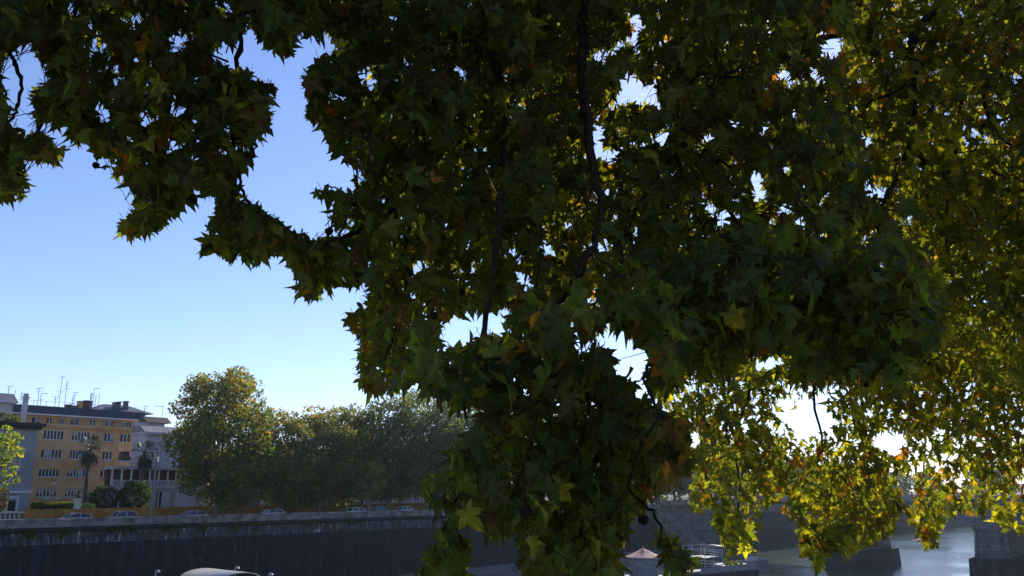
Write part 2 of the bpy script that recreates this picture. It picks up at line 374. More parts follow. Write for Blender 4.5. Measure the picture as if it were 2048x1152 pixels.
def pier(n0, n1):
    c = (n0 + n1) / 2; p = FB()
    prof = lambda w_, s0, s1: [(s0 + 2.5, c + w_), (s0 + .7, c + w_ * .66), (s0, c), (s0 + .7, c - w_ * .66), (s0 + 2.5, c - w_), (s1 - 2.5, c - w_), (s1, c), (s1 - 2.5, c + w_)]
    def loft(ps, zs):
        n = len(ps[0]); vs = [(a, b_, z_) for pr, z_ in zip(ps, zs) for a, b_ in pr]
        fs = [(j*n+i, j*n+(i+1) % n, (j+1)*n+(i+1) % n, (j+1)*n+i) for j in range(len(ps)-1) for i in range(n)] + [tuple(range((len(ps)-1)*n, len(ps)*n)), tuple(range(n))[::-1]]
        p.add(vs, fs)
    loft([prof(2.8, 141.5, 165.5), prof(2.4, 142.2, 164.8)], [3.7, 8.6]); loft([prof(2.75, 141.8, 165.2), prof(2.75, 141.8, 165.2), prof(.6, 143.2, 163.8)], [8.603, 9.1, 10.2])
    p.box(143.9, 163.1, c - 2.5, c + 2.5, 7.0, ztop(c) - 1.41)
    p.build('pier_shaft', M_bridge, br)
    p = FB()
    prof2 = lambda w_, s0, s1: [(s0 + 3, c + w_), (s0, c), (s0 + 3, c - w_), (s1 - 3, c - w_), (s1, c), (s1 - 3, c + w_)]
    vs = [(a, b_, z_) for pr, z_ in ((prof2(4.0, 139, 168), -2), (prof2(3.8, 139.3, 167.6), 3.4), (prof2(3.1, 140.6, 166), 3.697)) for a, b_ in pr]
    p.add(vs, [(j*6+i, j*6+(i+1) % 6, (j+1)*6+(i+1) % 6, (j+1)*6+i) for j in range(2) for i in range(6)] + [tuple(range(12, 18))])
    p.build('pier_base', M_bridgedark, br)
    # rusticated quoin blocks up the shaft's corners
    qd = None
    for sgn in (-1, 1):
        for j in range(7):
            w_ = 2.85 - .4 * (j * .68 / 4.9)
            q = FB(); zz = 3.75 + j * .68
            q.box(143.4, 144.5, c + sgn * (w_ - .12) - .22, c + sgn * (w_ - .12) + .22, zz, zz + .58); q.build('quoin_block', M_coping, br)
pier(-46, -41); pier(-73, -68)
m = FB(); m.box(143.95, 163.05, -13, -.05 - .4, -1.5, 11.95); m.build('abutment', M_bridge, br); m = FB(); m.box(143.9, 163.1, -112, -101, -1.5, 12.0); m.build('abutment', M_bridge, br)
st = empty('river_stair', F(141, -6, 0), 'grey stone stair ramp going down from the street beside the bridge', 'stairs')
m = FB(); m.prism([(-1.3, 2.3), (-14, 2.3), (-14, 2.6), (-1.3, 11.4)], 139.5, 143.2); m.build('ramp', M_bridge, st)
m = FB(); m.prism([(-1.3, 11.4), (-14, 2.6), (-14, 3.5), (-1.3, 12.3)], 139.1, 139.497); m.build('stair_parapet', M_coping, st)

# ------------------------------------------------------------------ facades
def facade(mb, s0, s1, z0, z1, n, holes, depth=.28):
    ss = sorted({s0, s1, *[h[0] for h in holes], *[h[1] for h in holes]}); zs = sorted({z0, z1, *[h[2] for h in holes], *[h[3] for h in holes]})
    for i in range(len(ss)-1):
        for j in range(len(zs)-1):
            cs, cz = (ss[i]+ss[i+1])/2, (zs[j]+zs[j+1])/2
            if any(h[0] < cs < h[1] and h[2] < cz < h[3] for h in holes): continue
            mb.add([(ss[i], n, zs[j]), (ss[i+1], n, zs[j]), (ss[i+1], n, zs[j+1]), (ss[i], n, zs[j+1])], [(0, 1, 2, 3)])
    for a, b_, c, d in holes:
        mb.add([(a,n,c),(b_,n,c),(b_,n,d),(a,n,d),(a,n+depth,c),(b_,n+depth,c),(b_,n+depth,d),(a,n+depth,d)],
               [(0,4,5,1),(1,5,6,2),(2,6,7,3),(3,7,4,0)])
def window(parent, a, b_, c, d, n, bars, glass=None, transom=False, sill=True, blinds=0):
    f = FB(); w_ = .07; nn = n + .12
    f.box(a, b_, nn, nn+.08, c, c+w_); f.box(a, b_, nn, nn+.08, d-w_, d); f.box(a, a+w_, nn, nn+.08, c+w_, d-w_); f.box(b_-w_, b_, nn, nn+.08, c+w_, d-w_)
    for i in range(1, bars):
        x = a + (b_-a)*i/bars; f.box(x-.075, x+.075, nn-.02, nn+.07, c+w_, d-w_)
    if transom: f.box(a+w_, b_-w_, nn+.005, nn+.06, c+(d-c)*.6, c+(d-c)*.6+.07)
    if sill: f.box(a-.12, b_+.12, n-.15, n+.118, c-.1, c-.003)
    fo = f.build('window', M_frame, parent)
    g = FB(); g.box(a+.02, b_-.02, n+.22, n+.27, c+.02, d-.02); g.build('pane', glass or M_glass, fo)
    if blinds:
        q = FB()
        for i in range(bars):
            if random.random() < blinds:
                h = random.uniform(.25, 1) * (d - c - .15)
                x0 = a + (b_-a)*i/bars + .08; x1 = a + (b_-a)*(i+1)/bars - .08
                q = FB(); q.box(x0, x1, n+.19, n+.215, d-.08-h, d-.08); q.build('blind', M_blind, fo)

# orange block ------------------------------------------------------------
NO = 40
s0, s1 = S(66, NO, 930), S(283, NO, 930)
zg = 12.9; zc = Z(100, 851, NO)       # terrace cornice
ob = empty('apartment_building', F((s0+s1)/2, NO+7, zg), 'orange apartment block with blue grey mansard roof and ribbon windows', 'building')
rows = []
for (pt, pb, kind) in ((861, 879, 0), (899, 917, 0), (938, 954, 0), (976, 994, 1)):
    rows.append((Z(105, pb, NO), Z(105, pt, NO), kind))
cols = [(S(87, NO, 870), S(128, NO, 870), 6), (S(144, NO, 870), S(180, NO, 870), 6), (S(209, NO, 870), S(229, NO, 870), 3), (S(241, NO, 870), S(262, NO, 870), 3)]
holes = [(a, b_, c, d) for (c, d, k) in rows for (a, b_, nb) in cols]
m = FB(); facade(m, s0, s1, zg, zc, NO, holes)
m.add([(s0, NO, zg), (s0, NO+14, zg), (s0, NO+14, zc), (s0, NO, zc), (s1, NO, zg), (s1, NO+14, zg), (s1, NO+14, zc), (s1, NO, zc)], [(0,1,2,3), (4,7,6,5), (1,5,6,2), (3,2,6,7)])
m.build('wall', M_ochre, ob)
m = FB(); m.box(s0-.5, s1+.1, NO-.55, NO-.003, zc-.05, zc+.25); m.box(s0-.4, s1, NO-.35, NO-.003, zc-.35, zc-.053); m.build('cornice', M_ochre, ob)
for (c, d, k) in rows:
    for (a, b_, nb) in cols:
        window(ob, a, b_, c, d, NO, nb, M_glass if k == 0 else M_shutter, blinds=.35 if k == 0 else .8)
# attic set back
za = Z(100, 829, NO+2.2)
ah = []
for (pa, pb, ya, yb) in ((63, 81, 833, 847), (93, 105, 834, 847), (119, 129, 835, 848), (141, 159, 836, 850), (180, 192, 838, 850), (205, 228, 840, 852), (241, 264, 843, 854)):
    ah.append((S(pa, NO+2.2, 842), S(pb, NO+2.2, 842), max(zc+.3, Z(pa, yb, NO+2.2)), min(za-.12, Z(pa, ya, NO+2.2))))
m = FB(); facade(m, s0-1.2, s1, zc-.1, za, NO+2.2, ah); m.box(s0-1.2, s1, NO+2.7, NO+13.5, zc-.1, za-.01); m.build('attic_wall', M_ochre2, ob)
for h in ah: window(ob, *h, NO+2.2, 4 if h[1]-h[0] > 1.6 else 2, sill=False, blinds=.5)
# terrace railing and pots
m = FB(); m.box(s0-.4, s1, NO-.45, NO-.40, zc+1.05, zc+1.1)
x = s0-.4
while x < s1: m.box(x, x+.03, NO-.44, NO-.41, zc+.253, zc+1.047); x += .35
m.build('terrace_railing', M_iron, ob)
# mansard
zr = Z(100, 814, NO+3.5)
m = FB(); m.prism([(NO+1.4, za), (NO+13.9, za), (NO+13.0, zr), (NO+2.1, zr)], s0-3.5, s1+.6); m.build('mansard_roof', M_slate, ob)
m = FB(); m.prism([(NO+1.35, za-.22), (NO+13.9, za-.22), (NO+13.9, za-.003), (NO+1.35, za-.003)], s0-3.6, s1+.7); m.build('eaves', M_frame, ob)
m = FB(); y0 = zr
for i in range(int((s1-s0)/2)+1): m.box(s0+i*2, s0+i*2+.05, NO+3.4, NO+3.45, zr+.003, zr+.9)
m.box(s0-1, s1, NO+3.4, NO+3.45, zr+.905, zr+.95); m.build('roof_railing', M_alu, ob)
# slate hip roof behind
a, b_ = S(172, NO+8, 815), S(292, NO+8, 815); zz = Z(200, 808.5, NO+9)
m = FB(); m.add([(a, NO+4, zr+.003), (b_, NO+4, zr+.003), (b_, NO+13, zr+.003), (a, NO+13, zr+.003), (a+3.2, NO+8, zz), (b_-3.5, NO+8, zz), (b_-3.5, NO+9.5, zz), (a+3.2, NO+9.5, zz)],
      [(0,1,5,4),(1,2,6,5),(2,3,7,6),(3,0,4,7),(4,5,6,7)]); m.build('hip_roof', M_tin, ob)
def chimney(px, py0, py1, wpx, mm, cap=True):
    n = NO+6; s = S(px, n, py1); zz0 = zr - .3; z1 = Z(px, py0, n); hw = wpx/2*.085
    f = FB(); f.box(s-hw, s+hw, n-.6, n+.6, zz0, z1)
    if cap: f.box(s-hw-.1, s+hw+.1, n-.7, n+.7, z1+.003, z1+.15)
    f.build('chimney', mm, ob)
chimney(136, 811, 816, 9, M_brick); chimney(174, 803, 815, 14, M_brick); chimney(159, 804, 815, 7, M_ochre2)
chimney(229, 806, 812, 5, M_tin); chimney(237, 805, 812, 4, M_tin); chimney(251, 804, 812, 6, M_tin); chimney(149, 813, 817, 6, M_tin)
# the tall flue on the left corner
sf = S(49, NO+1, 815); f = FB(); zt = Z(49, 796, NO+1)
f.box(sf-.35, sf+.35, NO+.6, NO+1.3, zc, zt); f.box(sf-.5, sf+.5, NO+.45, NO+1.45, zt+.003, zt+.15)
for q in (-.35, .05): f.box(sf+q, sf+q+.28, NO+.7, NO+1.2, zt+.153, zt+.75)
f.build('flue', M_pink, ob)
# wall lamp and two air conditioning units on the facade
for px_ in (93, 114):
    ss_ = S(px_, NO, 996); z_ = Z(px_, 996, NO)
    f = FB(); f.box(ss_-.4, ss_+.4, NO-.4, NO-.02, z_-.3, z_+.3); tag(f.build('air_conditioner', M_marble), 'small white air conditioning box under the lowest orange facade window' + (' nearest the grey villa' if px_ == 93 else ' nearest the first palm trunk'), 'air conditioner')
ss_ = S(106, NO, 967); z_ = Z(106, 967, NO)
lp = empty('wall_lamp', F(ss_, NO-.3, z_), 'white bulb lamp on short dark bracket against the orange facade', 'lamp')
MB().tube([F(ss_, NO-.02, z_+.55), F(ss_, NO-.55, z_+.55), F(ss_, NO-.55, z_+.2)], .05, 5).build('bracket', M_iron, lp)
MB().lathe(F(ss_, NO-.55, z_-.25), [(.05, -.1), (.2, .05), (.25, .2), (.15, .4), (.05, .45)], 8).build('globe', M_lampg, lp)

# antennas --------------------------------------------------------------
words = ['short forked', 'thin bent', 'thin straight', 'slender', 'double bar', 'small', 'tallest comb', 'tall plain', 'small dish', 'stubby', 'fat coaxial', 'crooked hooked', 'bare thin', 'bare short', 'lone thin', 'broad T shaped']
ants = [(16,771,795,1),(28,780,803,0),(41,782,806,2),(75,775,806,1),(81,786,806,3),(110,792,810,1),(117,751,812,4),(129,761,814,2),(147,783,812,1),(144,791,812,2),(181,785,808,5),(186,776,806,3),(190,790,808,0),(197,787,808,0),(289,811,828,1),(324,811,830,6)]
an_lab = {0:'bare mast', 1:'short cross bar', 2:'three crossbars', 3:'side arm', 4:'stacked yagi bars', 5:'comb of short bars', 6:'broad flat yagi'}
where = ['above the grey villa terrace at the roof edge', 'just right of the leftmost roof mast', 'left of the tall flue', 'right of the tall flue', 'close beside the mast right of the flue', 'just before the tallest mast', 'standing tallest on the orange block roof', 'second tallest, right of the tallest mast', 'with its head right of the second tallest mast', 'low between second tallest mast and brick chimney', 'on the big brick chimney', 'rising behind the big brick chimney', 'first thin rod right of the brick chimney', 'second thin rod right of the brick chimney', 'alone at the right end of the slate hip roof', 'above the brown tiled roof beside the big tree']
for i, (px_, y0, y1, kind) in enumerate(ants):
    n = NO + 5; s = S(px_, n, y1); z0 = (zr if s < s1 else Z(324, 836, n)) - .2; z1 = Z(px_, y0, n)
    a = empty('roof_antenna', F(s, n, z0), f'television antenna with {an_lab[kind]}, {where[i]}', 'antenna', 'television antennas on the roofs')
    MB().tube([F(s, n, z0), F(s + random.uniform(-.1, .1), n, z1)], .045, 5).build('mast', M_alu, a)
    e = MB()
    def bar(zb, l, r_=.025): e.tube([F(s-l*.5, n, zb), F(s+l*.5, n, zb)], r_, 4)
    if kind == 1: bar(z1-.15, 1.3); e.tube([F(s+.4, n-.3, z1-.15), F(s+.4, n+.3, z1+.2)], .03, 4); bar(z1-.6, .7)
    elif kind == 2: bar(z1-.4, .5); bar(z1-.8, .7); bar(z1-1.4, 1.0)
    elif kind == 3: e.tube([F(s, n, z1), F(s+.9, n, z1-.05)], .04, 4); [e.tube([F(s+q, n-.3, z1), F(s+q, n+.3, z1)], .02, 4) for q in (.3, .6, .85)]; bar(z1-1.1, .8)
    elif kind == 4: bar(z1-.1, 1.2); bar(z1-.35, .5); bar(z1-2.7, 1.4); bar(z1-3.0, .6)
    elif kind == 5: [bar(z1-.15*q, .45, .035) for q in range(1, 9)]
    elif kind == 6: e.tube([F(s-1.6, n, z1-.2), F(s+.3, n, z1-.2)], .035, 4); [e.tube([F(s-q, n, z1-.45), F(s-q, n, z1+.05)], .02, 4) for q in (.2, .6, 1.0, 1.4)]
    else: bar(z1-.3, .2)
    e.build('crossbars', M_alu, a)

# grey villa at the left edge --------------------------------------------
NG = 27
ga, gb = S(-70, NG, 930), S(68, NG, 930); zc2 = Z(60, 853, NG); zs_ = Z(50, 986, NG)
gv = empty('grey_villa', F(gb-5, NG+5, zg), 'pale grey villa with dark cornice at the left edge beside the orange block', 'building')
hg = [(S(36, NG, 884), S(43, NG, 884), Z(40, 897, NG), Z(40, 872, NG)), (S(6, NG, 884), S(14, NG, 884), Z(10, 899, NG), Z(10, 874, NG)), (S(36, NG, 925), S(43, NG, 925), Z(40, 940, NG), Z(40, 915, NG)), (S(16, NG, 1005), S(32, NG, 1005), zg, Z(20, 1001, NG))]
m = FB(); facade(m, ga, gb, zg-1.4, zc2, NG, hg); m.box(ga, gb, NG+.5, NG+9, zg-1.4, zc2-.01); m.add([(gb, NG, zg-1.4), (gb, NG+.5, zg-1.4), (gb, NG+.5, zc2), (gb, NG, zc2)], [(0,1,2,3)]); m.build('wall', M_grey, gv)
m = FB(); m.box(ga, gb+.7, NG-.9, NG+9.5, zc2, zc2+.5); m.box(ga, gb+.35, NG-.45, NG+9.2, zc2-.4, zc2-.003); m.build('cornice', M_corn, gv)
m = FB(); m.box(ga, gb+.2, NG-.2, NG-.003, zs_, zs_+.3); m.build('string_course', M_white, gv)
for h in hg[:3]: window(gv, *h, NG, 2, sill=True)
f = FB(); f.box(hg[3][0], hg[3][1], NG+.2, NG+.27, hg[3][2], hg[3][3]); f.build('door', M_dark, gv)
f = FB(); a, b_ = hg[3][0], hg[3][1]; f.box(a-.35, a-.003, NG-.12, NG-.003, zg, hg[3][3]+.3); f.box(b_+.003, b_+.35, NG-.12, NG-.003, zg, hg[3][3]+.3); f.box(a-.35, b_+.35, NG-.12, NG-.004, hg[3][3]+.303, hg[3][3]+.6); f.build('door_surround', M_white, gv)
# roof terrace of the villa: set back storey, pergola posts
f = FB(); f.box(ga, S(24, NG+3, 820), NG+3, NG+8, zc2+.503, Z(10, 806, NG+3)); f.build('terrace_room', M_pink, gv)
f = FB(); q0 = S(24, NG+3, 820); f.box(ga, q0+.5, NG+2.2, NG+8.3, Z(10, 806, NG+3)+.003, Z(10, 802, NG+3)); f.build('terrace_roof', M_white, gv)
f = FB(); s_, z_ = S(20, NG+5, 800), Z(10, 797, NG+5)
f.prism([(NG+3, Z(10, 802, NG+3)+.01), (NG+8, Z(10, 802, NG+3)+.01), (NG+5.5, Z(10, 786, NG+5))], ga, S(28, NG+5, 800)); f.build('gable_roof', M_tin, gv)

# pink white villa --------------------------------------------------------
NV = 31
va, vb = S(284, NV, 930), S(420, NV, 930)
vz = lambda y: Z(300, y, NV)
pv = empty('loggia_villa', F(va+8, NV+5, zg), 'pink white villa with columned loggia and balustrade behind the palms', 'building')
hv = [(S(288, NV, 900), S(292, NV, 900), vz(915), vz(889)), (S(331, NV, 900), S(336, NV, 900), vz(912), vz(890)), (S(322, NV, 900), S(326, NV, 900), vz(912), vz(890)), (S(299, NV, 900), S(305, NV, 900), vz(915), vz(885))]
m = FB(); facade(m, va, vb, vz(938), vz(868), NV, hv); m.box(va+.01, vb, NV+.5, NV+4.6, vz(938)-.02, vz(868)-.01)
m.add([(va, NV, vz(938)), (va, NV+.5, vz(938)), (va, NV+.5, vz(868)), (va, NV, vz(868))], [(0,3,2,1)]); m.build('wall', M_pink, pv)
for h in hv: window(pv, *h, NV, 2, sill=True)
for x in (va+.1, va+4.6, va+9.4, va+14.2):
    f = FB(); f.box(x, x+.5, NV-.14, NV-.003, vz(936), vz(870)); f.build('pilaster', M_white, pv)
f = FB(); f.box(va, vb, NV-.2, NV-.004, vz(884), vz(884)+.22); f.box(va, vb, NV-.12, NV-.004, vz(918), vz(918)+.15); f.build('string_course', M_white, pv)
for h in hv:
    f = FB(); f.box(h[0]-.3, h[1]+.3, NV-.25, NV-.003, h[3]+.12, h[3]+.3); f.build('window_hood', M_white, pv)
f = FB(); q0, q1 = S(246, NV-1.4, 915), S(262, NV-1.4, 915); f.box(q0, q1, NV-1.4, NV-.003, vz(926), vz(923)); f.build('balcony_slab', M_white, pv)
f = FB(); f.box(q0, q1, NV-1.4, NV-1.3, vz(923)+.003, vz(915)); f.box(q0, q0+.08, NV-1.29, NV-.003, vz(923)+.003, vz(915)); f.build('balcony_screen', M_shutter, pv)
f = FB(); f.box(q0+.1, q1-.1, NV-.9, NV-.005, vz(922), vz(905)); f.build('balcony_window', M_glass, pv)
m = FB(); m.box(va-.2, vb, NV-.5, NV+4.9, vz(868), vz(868)+.35)
x = va
while x < vb: m.box(x, x+.18, NV-.42, NV-.003, vz(868)-.25, vz(868)-.003); x += .42
m.build('eaves_cornice', M_pink, pv)
m = FB(); m.prism([(NV-.4, vz(868)+.353), (NV+4.9, vz(868)+.353), (NV+4.6, vz(850)), (NV+2, vz(850))], va-.2, vb); m.build('tiled_roof', M_roofp, pv)
f = FB(); q = S(276, NV+3, 850); q1 = S(325, NV+4, 850); f.box(q, q1, NV+3.2, NV+5, vz(853), vz(842)); f.build('attic_block', M_pink, pv)
f = FB(); f.prism([(NV+2.6, vz(842)+.003), (NV+6, vz(842)+.003), (NV+5.6, vz(829)), (NV+4.5, vz(829))], S(287, NV+4, 840), S(337, NV+4, 840)); f.build('mansard_roof', M_tile, pv)
# loggia, in front
NL = NV - 2.6; la, lb = S(222, NL, 960), S(420, NL, 960)
f = FB(); f.box(la+.2, lb, NV+.003, NV+.4, vz(973)+.003, vz(940)-.003); f.build('loggia_back_wall', M_shutter, pv)
f = FB(); f.box(la, lb, NL-.15, NV+.41, vz(940), vz(934)); f.build('loggia_beam', M_pink, pv)
f = FB(); f.box(la, lb, NL-.3, NV+.5, vz(976), vz(973)); f.build('loggia_floor', M_white, pv)
x = la + .2; i = 0
while x < lb:
    MB().lathe(F(x, NL+.2, vz(973)), [(.24, 0), (.24, .15), (.16, .2), (.19, 1.0), (.15, vz(940)-vz(973)-.25), (.25, vz(940)-vz(973)-.12), (.25, vz(940)-vz(973)-.003)], 10).build('column', M_white if i % 3 else M_pink, pv)
    x += 1.55; i += 1
f = FB(); f.box(la, lb, NL-.28, NL-.05, vz(962), vz(962)+.12); f.box(la, lb, NL-.28, NL-.05, vz(973)+.003, vz(973)+.15)
x = la
while x < lb:
    f.box(x, x+.12, NL-.24, NL-.1, vz(973)+.153, vz(962)-.003); x += .3
x = la
while x < lb:
    f.box(x, x+.35, NL-.3, NL-.04, vz(973)+.152, vz(962)+.2); x += 3.1
f.build('balustrade', M_white, pv)
# ground floor
hb = [(S(304, NL, 1000), S(308, NL, 1000), zg-.6, vz(984)), (S(311, NL, 1000), S(315, NL, 1000), zg-.6, vz(984)), (S(318, NL, 1000), S(324, NL, 1000), zg-.6, vz(984)), (S(341, NL, 1000), S(351, NL, 1000), zg-.2, vz(982)), (S(234, NL, 1000), S(241, NL, 1000), vz(998), vz(988))]
ha, hb2 = S(228, NL, 1000), lb
m = FB(); facade(m, ha, hb2, zg-1.4, vz(976), NL, hb, .6); m.box(ha+.01, hb2, NL+.7, NV+.45, zg-1.4, vz(976)-.01); m.add([(ha, NL, zg-1.4), (ha, NL+.7, zg-1.4), (ha, NL+.7, vz(976)), (ha, NL, vz(976))], [(0,3,2,1)]); m.build('ground_floor_wall', M_white, pv)
for h in hb[:3]: f = FB(); f.box(h[0], h[1], NL+.5, NL+.6, h[2], h[3]); f.build('doorway', M_dark, pv)
for h in hb[3:]: window(pv, *h, NL, 2, M_blind, sill=True)
m = FB(); m.box(ha-.1, hb2, NL-.2, NL-.003, vz(980), vz(980)+.18); m.build('string_course', M_pink, pv)

NP = 42; pa, pb = S(470, NP, 930), S(980, NP, 930)
pl = empty('palace', F((pa+pb)/2, NP+6, GZ), 'long pale palace glimpsed between the trunks of the far trees', 'building')
hp = []; x = pa + 1.5
while x < pb - 3:
    for zz_ in (13.2, 17.4): hp.append((x, x+1.4, zz_, zz_+2.3))
    x += 4.2
m = FB(); facade(m, pa, pb, GZ, 21.5, NP, hp); m.box(pa, pb, NP+.5, NP+14, GZ, 21.49); m.build('wall', M_pink, pl)
m = FB(); m.box(pa-.4, pb+.4, NP-.6, NP+14.5, 21.503, 22.0); m.build('cornice', M_white, pl)
for h in hp: window(pl, *h, NP, 2)

# hedges, bust, lamp post, hoarding, balustrade ---------------------------
def leafy(name, label, cat, c, rx, ry, rz, n, size, palette, mat_=None, group=None):
    c = Vector(c)
    d = rng.normal(size=(n, 3)); d /= np.linalg.norm(d, axis=1)[:, None]; rr = rng.uniform(.72, 1.03, n) ** .6
    wob = 1 + .12*np.sin(d[:, 0]*7+d[:, 2]*5) + .08*np.sin(d[:, 1]*13)
    p = d * (rr*wob)[:, None] * np.array([rx, ry, rz])
    return blades(name, p, size, palette, c, mat_ or M_leafF, label, cat, group)
def blades(name, p, size, palette, c, mat_, label=None, cat=None, group=None, parent=None, cols_=None, kind_=None):
    n = len(p); q = rng.normal(size=(n, 3)); q /= np.linalg.norm(q, axis=1)[:, None]
    r = rng.normal(size=(n, 3)); a = np.cross(q, r); a /= np.linalg.norm(a, axis=1)[:, None]; b2 = np.cross(q, a)
    sz = size * rng.uniform(.6, 1.35, n)[:, None]
    V = np.empty((n, 5, 3))
    V[:, 0] = p - a*sz*.5; V[:, 1] = p + b2*sz*.42 - a*sz*.1; V[:, 2] = p + a*sz*.55 + q*sz*.12; V[:, 3] = p - b2*sz*.42 + a*sz*.05; V[:, 4] = p + q*sz*.1
    fi = np.array([[0,1,4],[1,2,4],[2,3,4],[3,0,4]])
    Fa = (fi[None] + (np.arange(n)*5)[:, None, None]).reshape(-1, 3)
    if cols_ is None:
        pal = np.array([x[1:] for x in palette]); pr = np.array([x[0] for x in palette]); pr = pr/pr.sum()
        cols_ = pal[rng.choice(len(pal), n, p=pr)]
    cols_ = cols_ * rng.uniform(.7, 1.3, (n, 1))
    me = tri_mesh(name, V.reshape(-1, 3), Fa, np.repeat(cols_, 5, axis=0), mat_)
    o = bpy.data.objects.new(name, me); col.objects.link(o)
    if parent: o.parent = parent
    else: o.location = c
    tag(o, label, cat, group, kind_)
    return o
def tri_mesh(name, V, Fa, C, mat_, uv=None, smooth=True):
    me = bpy.data.meshes.new(name); nf = len(Fa)
    me.vertices.add(len(V)); me.vertices.foreach_set('co', np.ascontiguousarray(V, dtype=np.float32).ravel())
    me.loops.add(nf*3); me.loops.foreach_set('vertex_index', np.ascontiguousarray(Fa, dtype=np.int32).ravel())
    me.polygons.add(nf); me.polygons.foreach_set('loop_start', np.arange(0, nf*3, 3, dtype=np.int32)); me.polygons.foreach_set('loop_total', np.full(nf, 3, dtype=np.int32))
    if smooth: me.polygons.foreach_set('use_smooth', np.ones(nf, dtype=bool))
    if C is not None:
        at = me.attributes.new('leaf_colour', 'FLOAT_COLOR', 'POINT'); at.data.foreach_set('color', np.concatenate([C, np.ones((len(C), 1))], axis=1).astype(np.float32).ravel())
    u = me.uv_layers.new(name='blade')
    if uv is not None: u.data.foreach_set('uv', uv[Fa.ravel()].astype(np.float32).ravel())
    else: u.data.foreach_set('uv', np.tile(np.array([.3, .15], dtype=np.float32), nf*3))
    me.materials.append(mat_); me.update(calc_edges=True)
    return me
DARKG = [(1, .018, .035, .014), (1, .026, .045, .018)]
MIDG = [(2, .04, .06, .016), (2, .055, .075, .02), (1, .09, .09, .02)]
for s0, n_, rr in WEEDS:
    p = np.stack([rng.normal(0, rr*.5, n_), rng.uniform(-.5, -.25, n_)-.1*rng.random(n_), -np.abs(rng.normal(0, .5, n_))], 1); p = np.array([list(F(*q) - F(0, 0, 0)) for q in p])
    o = blades('wall_weeds', p, .2, MIDG, F(s0, 0, 11.35) - origin[ew.name], M_leafF, kind_='stuff'); o.parent = ew; o.location = F(s0, 0, 11.35) - origin[ew.name]
h = leafy('clipped_bush', 'dark round bush between the two palm trunks, nearer the first palm', 'bush', F(S(207, 24, 1000), 24, Z(207, 1000, 24)), 2.1, 1.9, 2.0, 2600, .28, DARKG)
h = leafy('clipped_bush', 'larger dark round bush below the second palm crown', 'bush', F(S(268, 24, 1000), 24, Z(268, 996, 24)), 2.4, 2.2, 2.6, 3400, .28, DARKG)
hs0, hs1 = S(62, 22, 1015), S(150, 22, 1015); nn_ = 5000
p = np.stack([rng.uniform(hs0, hs1, nn_), rng.uniform(21.4, 22.6, nn_), 12.6 + rng.uniform(0, 1.5, nn_)**1.0 * 1.0], 1)
p = np.array([list(F(*q) - F(hs0, 22, 12.6)) for q in p]); blades('clipped_hedge', p, .22, MIDG, F(hs0, 22, 12.6), M_leafF, 'low green clipped hedge along the foot of the orange block', 'hedge')
leafy('agave_clump', 'pale spiky agave clump beside the white pedestal', 'plant', F(S(172, 21, 1018), 20.5, 13.4), 1.0, .6, .5, 260, .4, [(1, .18, .22, .15)])
for k, (px_, py_, r_) in enumerate(((12, 835, .9), (36, 842, .7), (-12, 838, .8))):
    leafy('terrace_shrub', ['leafy shrub on the grey villa terrace under the gabled roof', 'small shrub at the corner of the grey villa terrace', 'leafy shrub at the outer end of the grey villa terrace'][k], 'shrub', F(S(px_, NG, py_), NG+1.2, Z(px_, py_, NG)), r_, .7, .8, 500, .22, MIDG, group='shrubs on the villa terrace')
leafy('oleander_bush', 'pink flowering bush in front of the grey villa door', 'bush', F(S(4, 20, 995), 20, Z(4, 998, 20)), .8, .8, 1.6, 1300, .2, [(2, .05, .08, .02), (1, .30, .12, .18)])
s_ = S(154, 20, 1015); pc = F(s_, 20, 12.9)
bs = empty('garden_bust', pc, 'dark bust on a tall white marble pedestal before the hedge', 'statue')
f = FB(); f.box(s_-.5, s_+.5, 19.5, 20.5, 12.9, 13.1); f.box(s_-.36, s_+.36, 19.64, 20.36, 13.103, 14.5); f.box(s_-.45, s_+.45, 19.55, 20.45, 14.503, 14.66); f.build('pedestal', M_marble, bs)
MB().lathe(F(s_, 20, 14.665), [(.16, 0), (.12, .1), (.34, .25), (.38, .42), (.28, .55), (.12, .62), (.12, .7), (.19, .8), (.21, .95), (.16, 1.08), (.05, 1.15)], 10).build('bust', M_bronze, bs)
s_ = S(305, 2.5, 1000); lz = 11.6
lp = empty('lamp_post', F(s_, 2.5, lz), 'tall grey tapered lamp post standing behind the parapet near the second palm', 'street lamp')
MB().tube([F(s_, 2.5, lz), F(s_, 2.5, lz+1.5), F(s_, 2.5, Z(309, 905, 2.5))], [.26, .2, .12], 8).build('pole', M_pole, lp)
zt = Z(309, 905, 2.5)
MB().tube([F(s_, 2.5, zt-.1), F(s_+.3, 3.2, zt+.5), F(s_+.6, 4.2, zt+.6)], .05, 6).build('arm', M_pole, lp)
f = FB(); f.box(s_+.35, s_+.85, 4.0, 4.9, zt+.45, zt+.62); f.build('lamp_head', M_pole, lp)
# ochre hoarding, panel by panel
hd = empty('ochre_hoarding', F(20, 17, GZ+.13), 'long ochre yellow construction hoarding of flat panels behind the parked cars', 'hoarding')
sA, sB = S(48, 17, 1025), 150; sh = None; k = 0
while sA + k*2.0 < sB:
    if sh is None:
        mm = MB(lambda a, b, c: DS*a + DN*b + Vector((0, 0, c))); mm.box(.015, 1.985, 0, .05, 0, 1.85); mm.box(.015, .075, -.03, 0.0, 0, 1.85); o = mm.build('hoarding_panel', M_board, None); sh = o.data
    else: o = bpy.data.objects.new('hoarding_panel', sh); col.objects.link(o)
    o.parent = hd; o.location = F(sA+k*2.0, 17 + random.uniform(-.02, .02), GZ - .07 + random.uniform(-.03, .03)) - origin[hd.name]; k += 1
